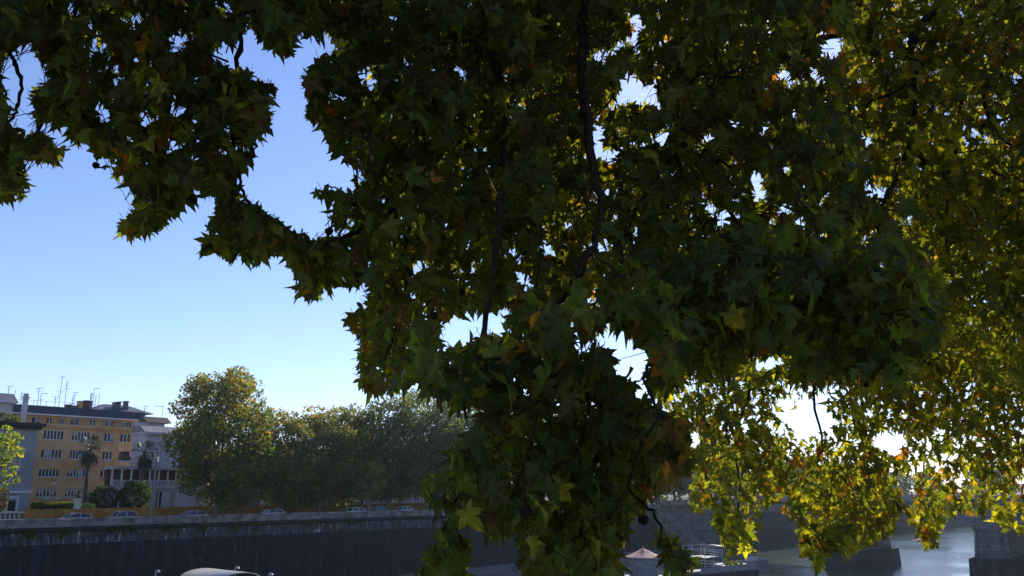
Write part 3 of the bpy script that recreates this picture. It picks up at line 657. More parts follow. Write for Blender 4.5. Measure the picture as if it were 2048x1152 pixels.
# stone balustrade at the left
bl = empty('street_balustrade', F(-5, 1.5, GZ), 'dark grey ornamental balustrade behind the parapet at the left edge', 'balustrade')
a, b_ = S(-60, 1.6, 1030), S(48, 1.6, 1030); z0, z1 = 11.63, Z(30, 1024, 1.6)
f = FB(); f.box(a, b_, 1.4, 1.8, z1-.18, z1); f.build('rail', M_grey, bl); f = FB(); f.box(a, b_, 1.45, 1.75, z0, z0+.9); f.build('plinth', M_grey, bl)
x = a
while x < b_ - .3:
    MB().lathe(F(x+.2, 1.6, z0+.903), [(.12, 0), (.07, .08), (.13, .25), (.06, max(.3, z1-.2-z0-.95)), (.11, max(.32, z1-.183-z0-.9))], 8).build('baluster', M_grey, bl); x += .5

# palms ---------------------------------------------------------------------
def palm(px, pyc, n, label, trunk_r=.3):
    s, zc_ = SZ(px, pyc, n); zb = 12.9; base = F(s, n, zb); pt = empty('fan_palm', base, label, 'palm tree', 'fan palms in the garden')
    top = F(s, n, zc_)
    m = MB(); K = 9; m.tube([base.lerp(top, i/K) + Vector((.06*math.sin(i), .05*math.cos(i*1.7), 0)) for i in range(K+1)], [trunk_r*(1.25 if i == 0 else 1) * (1-.25*i/K) for i in range(K+1)], 9); m.build('trunk', M_bark_palm, pt, True)
    def frond(mb, az, el, L, droop, cm):
        h = Vector((math.cos(az), math.sin(az), 0)); d0 = (h*math.cos(el) + Vector((0,0,math.sin(el))))
        tip = top + d0*L*.55
        mb.tube([top, top + d0*L*.3, tip], [.03, .025, .02], 4)
        side = h.cross(Vector((0,0,1)))
        for k in range(13):
            an = (k-6)/6*1.25; dr = (d0*math.cos(an) + side*math.sin(an)).normalized(); l = L*.62*random.uniform(.8, 1.05)
            p1 = tip + dr*l*.5; p2 = tip + dr*l - Vector((0,0,droop*l))
            w_ = dr.cross(Vector((0,0,1))).normalized() * .05
            mb.raw([tip, p1+w_, p1-w_, p2], [(0,1,2),(1,3,2)])
    for i in range(34):
        el = random.uniform(-.5, 1.35); az = random.uniform(0, 6.283)
        mb = MB(); frond(mb, az, el, random.uniform(1.9, 2.6), .35, 0); mb.build('frond', M_frond, pt)
    mb = MB()
    for i in range(34): frond(mb, random.uniform(0, 6.283), random.uniform(-1.5, -.9), random.uniform(1.7, 2.9), .5, 0)
    mb.build('dead_frond_skirt', M_deadfrond, pt)['kind'] = 'stuff'
M_bark_palm = mat('palm_trunk', (.13, .10, .08), .9, (2, (.08, .06, .05), .4, .6), (8, .8), stretch=(1, 1, 4))
M_frond = mat('palm_frond', (.06, .10, .04), .4, (1.5, (.12, .14, .06), .45, .65)); M_deadfrond = mat('dead_frond', (.05, .045, .03), .9, (2, (.10, .085, .055), .4, .6))
palm(181, 893, 25, 'tall fan palm standing in front of the orange facade')
palm(289, 903, 25, 'tall fan palm standing before the pink white villa loggia')

# ------------------------------------------------------------------ far bank trees
AUT = [(6, .040, .056, .022), (6, .060, .074, .026), (3, .10, .095, .03), (.8, .17, .12, .032), (.5, .18, .09, .03)]
GRN = [(5, .030, .048, .024), (4, .045, .064, .028), (1.0, .08, .09, .036), (.2, .12, .10, .035)]
YEL = [(4, .06, .085, .02), (4, .11, .13, .022), (2, .17, .165, .03)]
def crown_mesh(name, rx, rz, nb, nl, size, palette, seed, low=.25):
    r2 = np.random.default_rng(seed)
    P_ = []; T_ = []
    for i in range(nb):
        zq = 1 - 2*(i+.5)/nb; aq = i*2.39996; d = np.array([math.cos(aq)*math.sqrt(1-zq*zq), math.sin(aq)*math.sqrt(1-zq*zq), zq]) + r2.normal(size=3)*.16; d /= np.linalg.norm(d); rr = r2.uniform(.62, .84)
        if i % 5 == 1: rr *= .55
        c = d * np.array([rx, rx, rz]) * rr
        c[2] += rz * (1 - 0)
        br_ = rx * r2.uniform(.13, .31)
        k = int(nl * br_**2)
        q = r2.normal(size=(k, 3)); q /= np.linalg.norm(q, axis=1)[:, None]; q *= (r2.uniform(.35, 1.05, k) ** .6)[:, None] * br_
        q[:, 2] *= .75
        P_.append(c + q); T_.append(np.full(k, r2.uniform(0, 1)))
    P_ = np.concatenate(P_); T_ = np.concatenate(T_); n = len(P_)
    pal = np.array([x[1:] for x in palette]); pr = np.array([x[0] for x in palette]); 
    h = (P_[:, 2] / (2*rz))
    cl = np.empty((n, 3))
    autumn = np.clip(T_*1.2 - .5 + (h-.5)*.9, 0, 1)            # whole limbs turn first, mostly high in the tree
    for i in range(n):
        wgt = pr * np.exp(autumn[i]*np.arange(len(pal))*.9 - (1-autumn[i])*np.arange(len(pal))*.35); cl[i] = pal[np.searchsorted(np.cumsum(wgt)/wgt.sum(), r2.uniform())]
    o = blades(name, P_, size, palette, Vector((0,0,0)), M_leafF, cols_=cl)
    me = o.data; bpy.data.objects.remove(o); return me
def limbs_mesh(h, rx, rz, zc0, seed):
    r2 = random.Random(seed); m = MB(); m.tube([(0,0,-.3), (.1,.05,h*.5), (.0,.15,h)], [.5, .36, .3], 9)
    for i in range(9):
        a = i*2.4 + r2.uniform(-.3,.3); e = r2.uniform(.35, .85); l = rx*r2.uniform(.6, .95)
        p0 = Vector((0,.1,h*r2.uniform(.75,1.0))); p3 = Vector((math.cos(a)*l*e, math.sin(a)*l*e, zc0 + rz*r2.uniform(.7, 1.7)))
        mid = p0.lerp(p3, .5) + Vector((math.cos(a)*.8, math.sin(a)*.8, -.4)); m.tube([p0, mid, p3], [.2, .13, .04], 6)
        for k in range(3):
            q = mid.lerp(p3, r2.uniform(.1,.7)); m.tube([q, q + Vector((r2.uniform(-2.5,2.5), r2.uniform(-2.5,2.5), r2.uniform(.5,2.5)))], [.07,.02], 5)
    me = bpy.data.meshes.new('trunk'); me.from_pydata(m.v, [], m.f); me.materials.append(M_bark); me.polygons.foreach_set('use_smooth', [True]*len(me.polygons)); return me
kinds = {}
def tree_kind(key, rx, rz, clear, nb, nl, size, pal, seed):
    kinds[key] = (crown_mesh('crown', rx, rz, nb, nl, size, pal, seed), limbs_mesh(clear + 3.4, rx, rz, clear, seed), clear, rx, rz)
tree_kind('big', 8.4, 10.4, .3, 165, 46, .38, AUT, 1)
tree_kind('mid', 6.8, 8.8, .4, 105, 52, .36, AUT, 2)
tree_kind('dark', 7.8, 11.6, .4, 110, 46, .38, GRN, 3)
tree_kind('yel', 4.0, 4.6, 2.2, 34, 80, .32, YEL, 4)
tree_kind('far', 7.0, 8.0, .4, 40, 26, .75, GRN, 5)
def tree(key, p, label, sc=1.0, rot=0, name='plane_tree', group='plane trees along the far bank', sz=None):
    cm, lm, clear, rx, rz = kinds[key]
    t = empty(name, p, label, 'tree', group); t.rotation_euler = (0, 0, rot); t.scale = (sc, sc, sz or sc)
    c = bpy.data.objects.new('crown', cm); col.objects.link(c); c.parent = t; c.location = (0, 0, clear)
    k = bpy.data.objects.new('trunk', lm); col.objects.link(k); k.parent = t
    return t
tree('big', F(S(437, 6, 980), 6, GZ), 'tallest round plane tree with rusty top beside the pink white villa', 1.02, .4, sz=1.14)
tree('mid', F(S(560, 6, 980), 6, GZ), 'green and rusty plane tree just right of the tallest round one', 1.0, 1.3)
tree('mid', F(S(640, 8, 980), 8, GZ), 'golden brown plane tree in the middle of the far row', 1.08, 4.0)
tree('mid', F(S(688, 10, 980), 10, GZ), 'plane tree right of the golden brown one, thinning before the small yellow tree', 1.12, 2.2)
tree('yel', F(S(737, 5, 990), 5, GZ), 'small sunlit yellow green tree in a gap with dark forked trunk', .95, 1.0)
tree('dark', F(S(775, 7, 980), 7, GZ), 'dark green plane tree right behind the small yellow tree', 1.02, .3)
tree('dark', F(S(855, 7, 980), 7, GZ), 'dark green plane tree with sky showing through its upper limbs', 1.1, 2.9)
tree('dark', F(S(930, 8, 980), 8, GZ), 'dark plane tree half hidden by the hanging leaves', 1.12, 4.4)
tree('dark', F(S(1010, 8, 980), 8, GZ), 'dark hazy plane tree behind the big drooping leaves', 1.15, 5.4)
tree('yel', F(S(-38, 9, 960), 9, GZ), 'sunlit yellow green plane tree leaning in at the left edge before the grey villa', 1.2, 2.2)
ORD = ['first','second','third','fourth','fifth','sixth','seventh','eighth','ninth','tenth','eleventh','twelfth','thirteenth','fourteenth','fifteenth','sixteenth','seventeenth','eighteenth','nineteenth','twentieth','twenty-first','twenty-second','twenty-third','twenty-fourth']
second = ['behind the tallest round tree and the villa', 'behind the gap between the two rusty trees', 'behind the golden brown tree', 'behind the thinning tree left of the yellow one', 'behind the small sunlit yellow tree', 'behind the first two dark green trees', 'behind the dark tree with sky in its limbs', 'where the hanging leaves begin']
for i, px_ in enumerate((482, 560, 610, 668, 726, 800, 880, 960)):
    tree('mid' if i < 4 else 'dark', F(S(px_, 25, 980), 25, GZ), 'second row plane tree ' + second[i], random.uniform(.72, .8) if i < 4 else .84, i*1.9+.5, group='second row of plane trees on the far bank')
for i, px_ in enumerate((1080, 1150, 1215, 1270, 1312, 1348, 1380, 1408, 1432, 1452)):
    tree('dark' if i < 4 else 'far', F(S(px_, 8, 980), 8, GZ), 'hazy far bank plane tree, ' + ORD[i] + ' behind the leaf curtain towards the bridge', random.uniform(.95, 1.15), i*1.3, group='hazy plane trees towards the bridge')
for i in range(22):
    x = 95 + i * 14.5 + random.uniform(-4, 4); y = (455 - x*.22) + random.uniform(2, 26)
    tree('far', (x, y, 8.8), 'blue hazy tree beyond the bridge, ' + ORD[i] + ' from the left along the far bend', random.uniform(1.1, 1.75), i*.9, name='distant_tree', group='hazy trees beyond the bridge', sz=random.uniform(1.1, 1.6))
for i in range(10):
    s = 180 + i*15; tree('far', F(s, 16 + random.uniform(0, 18), GZ), 'hazy tree upstream on the left bank, ' + ORD[i] + ' beyond the bridge end', random.uniform(1.0, 1.35), i*1.7, name='distant_tree', group='hazy trees upstream on the far bank')

# ------------------------------------------------------------------ cars
def car(px, n, label, paint, flip=False, kind=0):
    L_, W_, H_ = (4.2, 1.75, 1.47) if kind == 0 else (4.4, 1.8, 1.62)
    s = S(px, n, 1030); c = F(s, n, GZ + .012)
    t = empty('parked_car', c, label, 'car', 'cars on the far embankment road')
    t.rotation_euler = (0, 0, math.atan2(DS.y, DS.x) + (math.pi if flip else 0)); origin[t.name] = Vector((0,0,0))
    low = [(-2.1, .35), (-2.08, .75), (-1.95, .95), (1.0, .93), (1.75, .82), (2.08, .62), (2.1, .35)]
    cab = [(-1.9, .94), (-1.45, H_-.1), (-.9, H_-.02), (0, H_), (.45, H_-.06), (1.15, .93)]
    def hull(mb, prof, w0, w1, zlo, zhi):
        n_ = len(prof); vs = []
        for sg in (-1, 1):
            for x, z in prof:
                k = (z - zlo)/(zhi - zlo); w_ = w0 + (w1-w0)*max(0, min(1, k)); vs.append((x, sg*w_/2, z))
        fs = [tuple(range(n_))[::-1], tuple(range(n_, 2*n_))] + [(i, (i+1) % n_, n_+(i+1) % n_, n_+i) for i in range(n_)]
        mb.add(vs, fs)
    m = MB(); hull(m, low, W_, W_*.96, .35, .95); m.box(-2.1, 2.1, -W_*.47, W_*.47, .22, .348)
    b_ = m.build('body', paint, t); bv = b_.modifiers.new('b', 'BEVEL'); bv.width = .05; bv.segments = 2
    m = MB(); hull(m, cab, W_*.94, W_*.74, .94, H_); b_ = m.build('cabin_glass', M_carglass, t)
    m = MB()
    roof = [(-1.47, H_-.11), (-.9, H_-.01), (0, H_+.01), (.47, H_-.05)]
    vs = [(x, sg*W_*.385, z+.012) for sg in (-1, 1) for x, z in roof] + [(x, sg*W_*.385, z-.03) for sg in (-1, 1) for x, z in roof]
    m.add(vs, [(i, i+1, 5+i, 4+i) for i in range(3)] + [(8+i, 12+i, 13+i, 9+i) for i in range(3)] + [(i, 8+i, 9+i, i+1) for i in range(3)] + [(4+i, 5+i, 13+i, 12+i) for i in range(3)] + [(0,4,12,8), (3,11,15,7)])
    m.build('roof', paint, t)
    for sg in (-1, 1):
        m = MB()
        for (x0, z0_, x1, z1_) in ((-1.9, .94, -1.45, H_-.1), (-.35, .94, -.4, H_), (.45, H_-.04, 1.17, .93)):
            k0 = W_*.47 - (z0_-.94)/(H_-.94)*W_*.1; k1 = W_*.47 - (z1_-.94)/(H_-.94)*W_*.1
            m.tube([(x0, sg*k0, z0_), (x1, sg*k1, z1_)], .045, 5)
        m.build('pillars', paint, t)
        for x in (-1.3, 1.35):
            m = MB(); m.tube([(x, sg*(W_/2-.2), .31), (x, sg*(W_/2+.01), .31)], .31, 14); wo_ = m.build('wheel', M_tyre, t)
            m = MB(); m.tube([(x, sg*(W_/2-.05), .31), (x, sg*(W_/2+.025), .31)], .19, 10); m.build('rim', M_alu, wo_)
        m = MB(); m.box(2.0, 2.09, sg*.62-.16, sg*.62+.16, .62, .76); m.build('headlight', M_lampg, t)
        m = MB(); m.box(-2.11, -2.03, sg*.68-.12, sg*.68+.12, .7, .88); m.build('tail_light', M_red, t)
    return t
def paint(name, c): return mat(name, c, .25, spec=.6)
p_sil, p_wht, p_blk, p_grn, p_blu = paint('silver_paint', (.42,.43,.45)), paint('white_paint', (.72,.72,.72)), paint('black_paint', (.03,.03,.035)), paint('bottle_green_paint', (.05,.1,.09)), paint('blue_paint', (.08,.12,.2))
for a in ((150, 5, 'silver hatchback behind the parapet below the marble bust', p_sil, True, 0), (243, 5, 'dark grey estate car with pale bonnet below the second palm', p_sil, True, 1),
          (384, 5.2, 'dark car with sloping windscreen just left of the tallest round tree trunk', p_sil, True, 0), (551, 5.4, 'white car parked under the green and rusty tree', p_wht, False, 0),
          (715, 5.2, 'white car left of the small yellow tree', p_wht, False, 0), (752, 5.5, 'dark green van shaped car beneath the small yellow tree', p_grn, True, 1),
          (806, 5.2, 'white car beneath the first dark green tree', p_wht, True, 0), (874, 5.2, 'silver car under the sky speckled dark tree', p_sil, False, 0),
          (884+16, 5.4, 'white car at the edge of the hanging leaves', p_wht, True, 1)): car(*a)
# scooter with rider hints near the lamp post
s_ = S(314, 3.0, 1025); sc_ = empty('parked_scooter', F(s_, 3.0, 11.63), 'white and red scooter parked next to the grey lamp post', 'scooter')
for q in (-.6, .6): MB().tube([F(s_+q, 2.94, 11.88), F(s_+q, 3.06, 11.88)], .25, 12).build('wheel', M_tyre, sc_)
f = FB(); f.prism([(11.75+.1, 0), (0, 0)], 0, 0) if False else f.box(s_-.75, s_-.1, 2.85, 3.15, 11.95, 12.35); f.box(s_-.1, s_+.4, 2.88, 3.12, 11.8, 11.9); f.build('body', M_wtable, sc_)
f = FB(); f.box(s_-.7, s_, 2.87, 3.13, 12.353, 12.45); f.build('seat', M_iron, sc_)
f = FB(); f.box(s_+.36, s_+.46, 2.8, 3.2, 11.9, 12.55); f.build('leg_shield', M_red, sc_)
MB().tube([F(s_+.42, 2.7, 12.75), F(s_+.4, 3, 12.7), F(s_+.42, 3.3, 12.75)], .03, 5).build('handlebar', M_iron, sc_)
MB().tube([F(s_+.6, 3, 11.88), F(s_+.4, 3, 12.7)], .035, 5).build('fork', M_iron, sc_)

# ------------------------------------------------------------------ boats
# barrel roofed barge
yb = 98.0; c = P(440, 1150, yb); zt = P(440, 1143, yb).z
bg_ = empty('houseboat', Vector((c.x, c.y, 0)), 'moored houseboat with pale barrel vaulted roof and dark arched end', 'houseboat')
hx = Vector((.76, -.65, 0)); hy = Vector((.65, .76, 0)); C0 = Vector((c.x+.1, c.y+1.0, 0))
X = lambda a, b, z: C0 + hx*a + hy*b + Vector((0, 0, z))
m = MB(X); m.prism([(-3.3, -.4), (3.3, -.4), (3.6, 1.2), (-3.6, 1.2)], -6, 6); m.build('hull', M_hull, bg_)
m = MB(X); m.box(-4.5, 3.2, -2.9, 2.9, 1.203, zt-1.4); m.build('cabin', M_wtable, bg_)
for q in range(6):
    m = MB(X); m.box(-4.3+q*1.25, -3.4+q*1.25, -2.96, -2.905, 3.0, 4.6); m.build('window', M_glass, bg_)
K = 12; pr = [(3.1*math.cos(math.pi*i/K), zt-1.4 + 1.4*math.sin(math.pi*i/K)**.8) for i in range(K+1)]
pi_ = [(y*.97, zt-1.4 + (z-zt+1.4)*.93) for y, z in pr]
m = MB(X)
m.add([(-4.9, y, z) for y, z in pr] + [(3.6, y, z) for y, z in pr] + [(-4.9, y, z) for y, z in pi_] + [(3.6, y, z) for y, z in pi_],
      [(i, K+1+i, K+2+i, i+1) for i in range(K)] + [(2*(K+1)+i, 2*(K+1)+i+1, 3*(K+1)+i+1, 3*(K+1)+i) for i in range(K)] + [(K+1+i, 3*(K+1)+i, 3*(K+1)+i+1, K+2+i) for i in range(K)] + [(i, i+1, 2*(K+1)+i+1, 2*(K+1)+i) for i in range(K)])
m.build('barrel_roof', M_roofm, bg_, True)
m = MB(X); m.add([(3.3, y, z) for y, z in pi_], [tuple(range(K+1))]); m.build('dark_gable', M_dark, bg_)
for px_, py_, lab in ((312, 1140, 'white swan neck lamp standing left of the barrel roof'), (538, 1146, 'white swan neck lamp right of the barrel roof'), (471, 1133, 'small curved lamp above the barrel roof ridge')):
    p = P(px_, py_, yb - 1.5); l = empty('boat_lamp', Vector((p.x, p.y, 1.2)), lab, 'lamp')
    MB().tube([(p.x, p.y, 1.0), (p.x, p.y, p.z-.25), (p.x+.05, p.y, p.z-.05), (p.x+.18, p.y, p.z), (p.x+.3, p.y, p.z-.06)], .045, 6).build('post', M_lampg, l)
    MB().lathe((p.x+.36, p.y, p.z-.22), [(.04, .18), (.14, .1), (.17, 0), (.08, -.08)][::-1], 8).build('shade', M_lampg, l)
# kiosk with octagonal roof
def Wp(px, py, z): r = ray(px, py); k = (z-EYE.z)/r.z; return EYE + r*k
kb = Wp(1288, 1152, 1.2); kd = kb.y; kc = Vector((kb.x, kb.y, 0))
kk = empty('pontoon_kiosk', kc, 'octagonal river kiosk with faded red tent roof and pale board walls', 'kiosk')
zr0 = P(1288, 1107, kd).z; zr1 = P(1288, 1091, kd).z
MB().lathe(kc, [(6.5, -.4), (6.5, .9)], 8).build('pontoon', M_hull, kk)
for i in range(8):
    a0 = math.pi/4*i + .2; a1 = a0 + math.pi/4; r_ = 2.7
    for j in range(4):
        q0 = j/4 + .02; q1 = (j+1)/4 - .02
        A = Vector((math.cos(a0), math.sin(a0), 0))*r_; B = Vector((math.cos(a1), math.sin(a1), 0))*r_
        u0 = kc + A.lerp(B, q0); u1 = kc + A.lerp(B, q1); nn = ((A+B)/2).normalized()*.06
        m = MB(); m.raw([u0+Vector((0,0,.9)), u1+Vector((0,0,.9)), u1+Vector((0,0,zr0)), u0+Vector((0,0,zr0)), u0-nn+Vector((0,0,.9)), u1-nn+Vector((0,0,.9)), u1-nn+Vector((0,0,zr0)), u0-nn+Vector((0,0,zr0))],
                 [(0,1,2,3),(5,4,7,6),(4,0,3,7),(1,5,6,2),(3,2,6,7)]); m.build('wall_board', M_bargewood, kk)
MB().lathe(kc, [(3.25, zr0-.15), (3.3, zr0), (1.75, (zr0+zr1)/2-.1), (.12, zr1), (.1, zr1+.3)], 8).build('tent_roof', M_awning, kk)
# restaurant barge with decks and rails
rb = Wp(1440, 1150, 0.5); rd = rb.y; C1 = Vector((rb.x, rb.y+3, 0)); bx_ = Vector((.80, .60, 0)); by_ = Vector((-.6, .8, 0))
X1 = lambda a, b, z: C1 + bx_*a + by_*b + Vector((0,0,z))
rr_ = empty('restaurant_barge', C1, 'moored restaurant barge with railed decks, planters and white awnings', 'barge')
m = MB(X1); m.prism([(-2.8, -.5), (2.8, -.5), (3, 1.0), (-3, 1.0)], -8, 9); m.build('hull', M_hull, rr_)
for q in range(16):
    m = MB(X1); m.box(-7.8+q*1.04, -6.82+q*1.04, -3.05, -3.0, 1.003, 2.0); m.build('side_panel', M_bargewood, rr_)
m = MB(X1); m.box(-8, 9, -2.95, 3, 1.003, 1.1); m.build('deck', M_bargewood, rr_)
m = MB(X1); m.box(-6, -1, -2.6, 2.6, 3.6, 3.72); m.build('upper_deck', M_bargewood, rr_)
m = MB(X1)
for x in (-6, -3.5, -1):
    for y in (-2.6, 2.6): m.tube([X1(x, y, 1.1), X1(x, y, 5.6)], .05, 5)
for z in (2.2, 2.7, 4.1, 4.5, 4.9, 5.6):
    m.tube([X1(-6, -2.6, z), X1(-1, -2.6, z)], .035, 5); m.tube([X1(-6, 2.6, z), X1(-1, 2.6, z)], .035, 5); m.tube([X1(-1, -2.6, z), X1(-1, 2.6, z)], .035, 5)
m.build('railing', M_wtable, rr_)
m = MB(X1); m.add([(-1.5, -2.6, 5.6), (2.5, -2.8, 5.2), (2.5, 0, 5.4), (-1.5, .2, 5.8), (-1.5, -2.6, 5.64), (2.5, -2.8, 5.24), (2.5, 0, 5.44), (-1.5, .2, 5.84)], [(0,3,2,1),(4,5,6,7),(0,1,5,4),(1,2,6,5),(2,3,7,6),(3,0,4,7)]); m.build('awning', M_wtable, rr_)
for x, y, l in ((-.5, -2.2, 3.4), (1.5, .5, 2.6), (4.5, -1.5, 3)):
    tb = MB(X1); tb.box(x, x+l, y, y+1.2, 1.95, 2.03); tb.box(x+.2, x+.3, y+.5, y+.6, 1.1, 1.95); tb.box(x+l-.3, x+l-.2, y+.5, y+.6, 1.1, 1.95); tb.build('table', M_wtable, rr_)
for k, (x, y) in enumerate(((.3, -2.6), (1.9, -2.6), (3.5, -2.6))):
    p = X1(x, y, 2.35); leafy('deck_planter', ['green planter at the left of the barge rail', 'green planter in the middle of the barge rail', 'green planter at the right of the barge rail'][k], 'planter', p, .75, .5, .45, 260, .22, MIDG, group='planters on the barge')
# grey launch with white gunwale
lb_ = Wp(1508, 1128, 0.3); C2 = Vector((lb_.x, lb_.y, 0)); X2 = lambda a, b, z: C2 + bx_*a + by_*b + Vector((0,0,z))
la_ = empty('motor_launch', C2, 'low grey launch with white gunwale moored beyond the restaurant barge', 'boat')
out = [(-4.5, -1.1), (2.2, -1.2), (4.2, -.6), (5.2, 0), (4.2, .6), (2.2, 1.2), (-4.5, 1.1)]
m = MB(X2); n_ = len(out); m.add([(x*.9, y*.8, -.2) for x, y in out] + [(x, y, 1.1) for x, y in out] + [(x*.96, y*.88, 1.1) for x, y in out] + [(x*.9, y*.8, .5) for x, y in out],
    [(i, (i+1) % n_, n_+(i+1) % n_, n_+i) for i in range(n_)] + [(n_+i, n_+(i+1) % n_, 2*n_+(i+1) % n_, 2*n_+i) for i in range(n_)] + [(2*n_+i, 2*n_+(i+1) % n_, 3*n_+(i+1) % n_, 3*n_+i) for i in range(n_)] + [tuple(range(3*n_, 4*n_))]); m.build('hull', M_bargewood, la_)
m = MB(X2); m.tube([X2(x, y, 1.13) for x, y in out], .07, 5); m.build('gunwale', M_wtable, la_)
m = MB(X2); m.prism([(-.8, .5), (.8, .5), (.7, 1.9), (-.7, 1.9)], -2, .5); m.build('cabin', M_wtable, la_)

# ------------------------------------------------------------------ the hanging plane tree boughs
HALF = [(.09,-.03),(.22,-.09),(.46,-.10),(.35,.06),(.25,.165),(.42,.22),(.63,.48),(.47,.45),(.37,.52),(.22,.45),(.26,.64),(.19,.66),(.155,.82),(.08,.86)]
HALF_LO = [(.24,-.05),(.42,0),(.29,.17),(.62,.45),(.215,.46),(.25,.65)]
def leaf_variant(seed, half, wild=1.0):
    r2 = random.Random(seed)
    jit = lambda p: (p[0]*r2.uniform(.9, 1.1) + r2.uniform(-.015,.015), p[1] + r2.uniform(-.03, .03))
    right = [jit(p) for p in half]; left = [(-x, y) for x, y in [jit(p) for p in half]][::-1]
    ol = [(0, .06)] + right + [(r2.uniform(-.06,.06), r2.uniform(1.02, 1.15))] + left
    pts = [(0, .3)] + ol
    fold = r2.uniform(-.15, .75)*wild; dr = r2.uniform(-.75, .1)*wild; tw = r2.uniform(-.4, .4)*wild; cu = r2.uniform(-.6, .3)*wild
    V = []
    for i, (x, y) in enumerate(pts):
        rr = math.hypot(x, y-.3)
        z = fold*abs(x) + dr*(y-.1)*abs(y-.1) + tw*x*(y-.3)*2 + cu*rr*rr + (0 if i == 0 else r2.uniform(-.03, .03)*wild)
        V.append((x*(1-.35*abs(fold)), y*(1-.12*abs(dr)), z))
    n = len(ol); Fa = [(0, 1+i, 1+(i+1) % n) for i in range(n)]
    z0 = V[1][2]; k = len(V); c = r2.uniform(-.12, .12)
    V += [(-.014, .08, z0), (.014, .08, z0), (-.011, -.15, z0*.6+c), (.011, -.15, z0*.6+c), (-.016, -.38, 0), (.016, -.38, 0)]
    Fa += [(k, k+2, k+3), (k, k+3, k+1), (k+2, k+4, k+5), (k+2, k+5, k+3)]
    uv = np.array([(v[0], v[1]) for v in V]); V = np.array(V); V[:, 1] += .38
    return V, np.array(Fa), uv
VAR_HI = [leaf_variant(i, HALF) for i in range(10)]
VAR_LO = [leaf_variant(50+i, HALF_LO) for i in range(8)]

# density maps of the boughs as seen from the bank, on an 8 px grid reaching past the frame
GX0, GY0, GS = -320, -240, 8; GW, GH = 340, 200
gx = GX0 + (np.arange(GW)+.5)*GS; gy = GY0 + (np.arange(GH)+.5)*GS; GXX, GYY = np.meshgrid(gx, gy)
def poly(pts):
    x, y = GXX, GYY; ins = np.zeros(x.shape, bool); n = len(pts)
    for i in range(n):
        (x1, y1), (x2, y2) = pts[i], pts[(i+1) % n]
        if y1 == y2: continue
        c = ((y1 > y) != (y2 > y)) & (x < (x2-x1)*(y-y1)/(y2-y1) + x1); ins ^= c
    return ins
def union(*ps):
    r = np.zeros(GXX.shape, bool)
    for p in ps: r |= poly(p)
    return r
LEFTSTRIP = [(-300,-220),(62,-220),(58,30),(42,60),(45,115),(10,120),(0,160),(18,200),(30,235),(20,275),(70,262),(105,285),(155,310),(118,318),(110,345),(55,312),(60,345),(48,375),(68,410),(28,412),(5,400),(-20,430),(-300,430)]
CLA = [(48,-220),(620,-220),(640,-20),(620,30),(590,60),(560,38),(500,45),(478,80),(468,130),(530,155),(565,185),(545,212),(548,255),(510,300),(525,330),(482,345),(482,390),(540,430),(590,462),(640,490),(640,540),(580,540),(560,505),(508,537),(480,515),(448,535),(440,508),(378,525),(400,480),(425,430),(430,400),(395,392),(345,442),(305,470),(245,483),(225,452),(262,425),(262,388),(222,360),(240,322),(195,345),(185,300),(150,290),(100,250),(62,245),(55,190),(95,160),(60,100)]
ARM = [(500,0),(590,0),(600,60),(590,128),(560,105),(545,125),(528,90),(505,70)]
CLB = [(560,-220),(1960,-220),(1960,120),(1880,300),(1880,700),(1800,740),(1560,760),(1480,760),(1400,740),(1320,700),(1300,640),(1220,640),(1200,700),(1100,700),(1040,640),(1010,628),(935,622),(905,642),(872,665),(882,700),(850,745),(810,778),(735,798),(713,745),(728,690),(690,650),(672,700),(700,632),(745,600),(740,568),(690,575),(645,575),(640,602),(606,608),(580,582),(592,555),(565,530),(640,490),(700,480),(740,440),(700,395),(720,340),(690,320),(660,300),(655,255),(600,245),(625,205),(602,172),(625,130),(690,115),(680,75),(650,62),(625,85),(600,40),(570,30)]
TWIGL = [(628,380),(660,372),(715,395),(740,430),(715,455),(700,430),(692,470),(655,455),(668,425),(640,405)]
DROP = [(845,700),(905,690),(960,700),(1000,640),(1100,640),(1260,640),(1340,700),(1320,760),(1290,800),(1340,830),(1385,860),(1378,955),(1345,975),(1310,950),(1290,1030),(1268,1050),(1240,1090),(1232,1150),(1220,1390),(1075,1390),(1052,1130),(1050,1050),(1010,1095),(948,1040),(905,1048),(935,1100),(930,1400),(835,1400),(845,1120),(880,1080),(905,1010),(850,1010),(850,962),(890,955),(900,920),(912,892),(955,868),(985,820),(968,785),(955,830),(925,800),(905,775),(862,800),(845,792),(870,740)]
SPRIG = [(1300,1065),(1330,1062),(1370,1092),(1385,1135),(1375,1160),(1345,1160),(1330,1110)]
WING = [(838,745),(880,700),(960,690),(1010,720),(985,775),(930,812),(905,835),(890,792),(850,805)]
DIAG = [(1230,560),(1330,520),(1500,480),(1700,500),(1860,560),(1885,620),(1880,700),(1830,735),(1800,800),(1740,770),(1690,740),(1600,770),(1500,720),(1400,730),(1340,790),(1230,740)]
RFAR = [(1330,700),(1480,560),(1700,460),(1900,300),(2400,200),(2400,1060),(2048,1066),(2012,1066),(1990,1050),(1960,1030),(1935,1022),(1900,1030),(1880,1062),(1868,1105),(1848,1108),(1832,1058),(1808,1030),(1800,1020),(1790,1062),(1752,1085),(1720,1092),(1700,1112),(1660,1085),(1612,1095),(1585,1050),(1545,1005),(1522,1020),(1530,1058),(1512,1110),(1450,1102),(1425,1045),(1440,1002),(1385,1030),(1375,985),(1385,955),(1400,870),(1340,840),(1310,800),(1300,760)]
RUP = [(1640,-220),(2400,-220),(2400,700),(1960,660),(1700,560),(1640,300)]
MIDP = [(640,-150),(2100,-150),(2100,760),(1500,760),(1280,700),(1160,690),(1050,620),(950,600),(760,560),(700,470),(740,330),(680,180)]
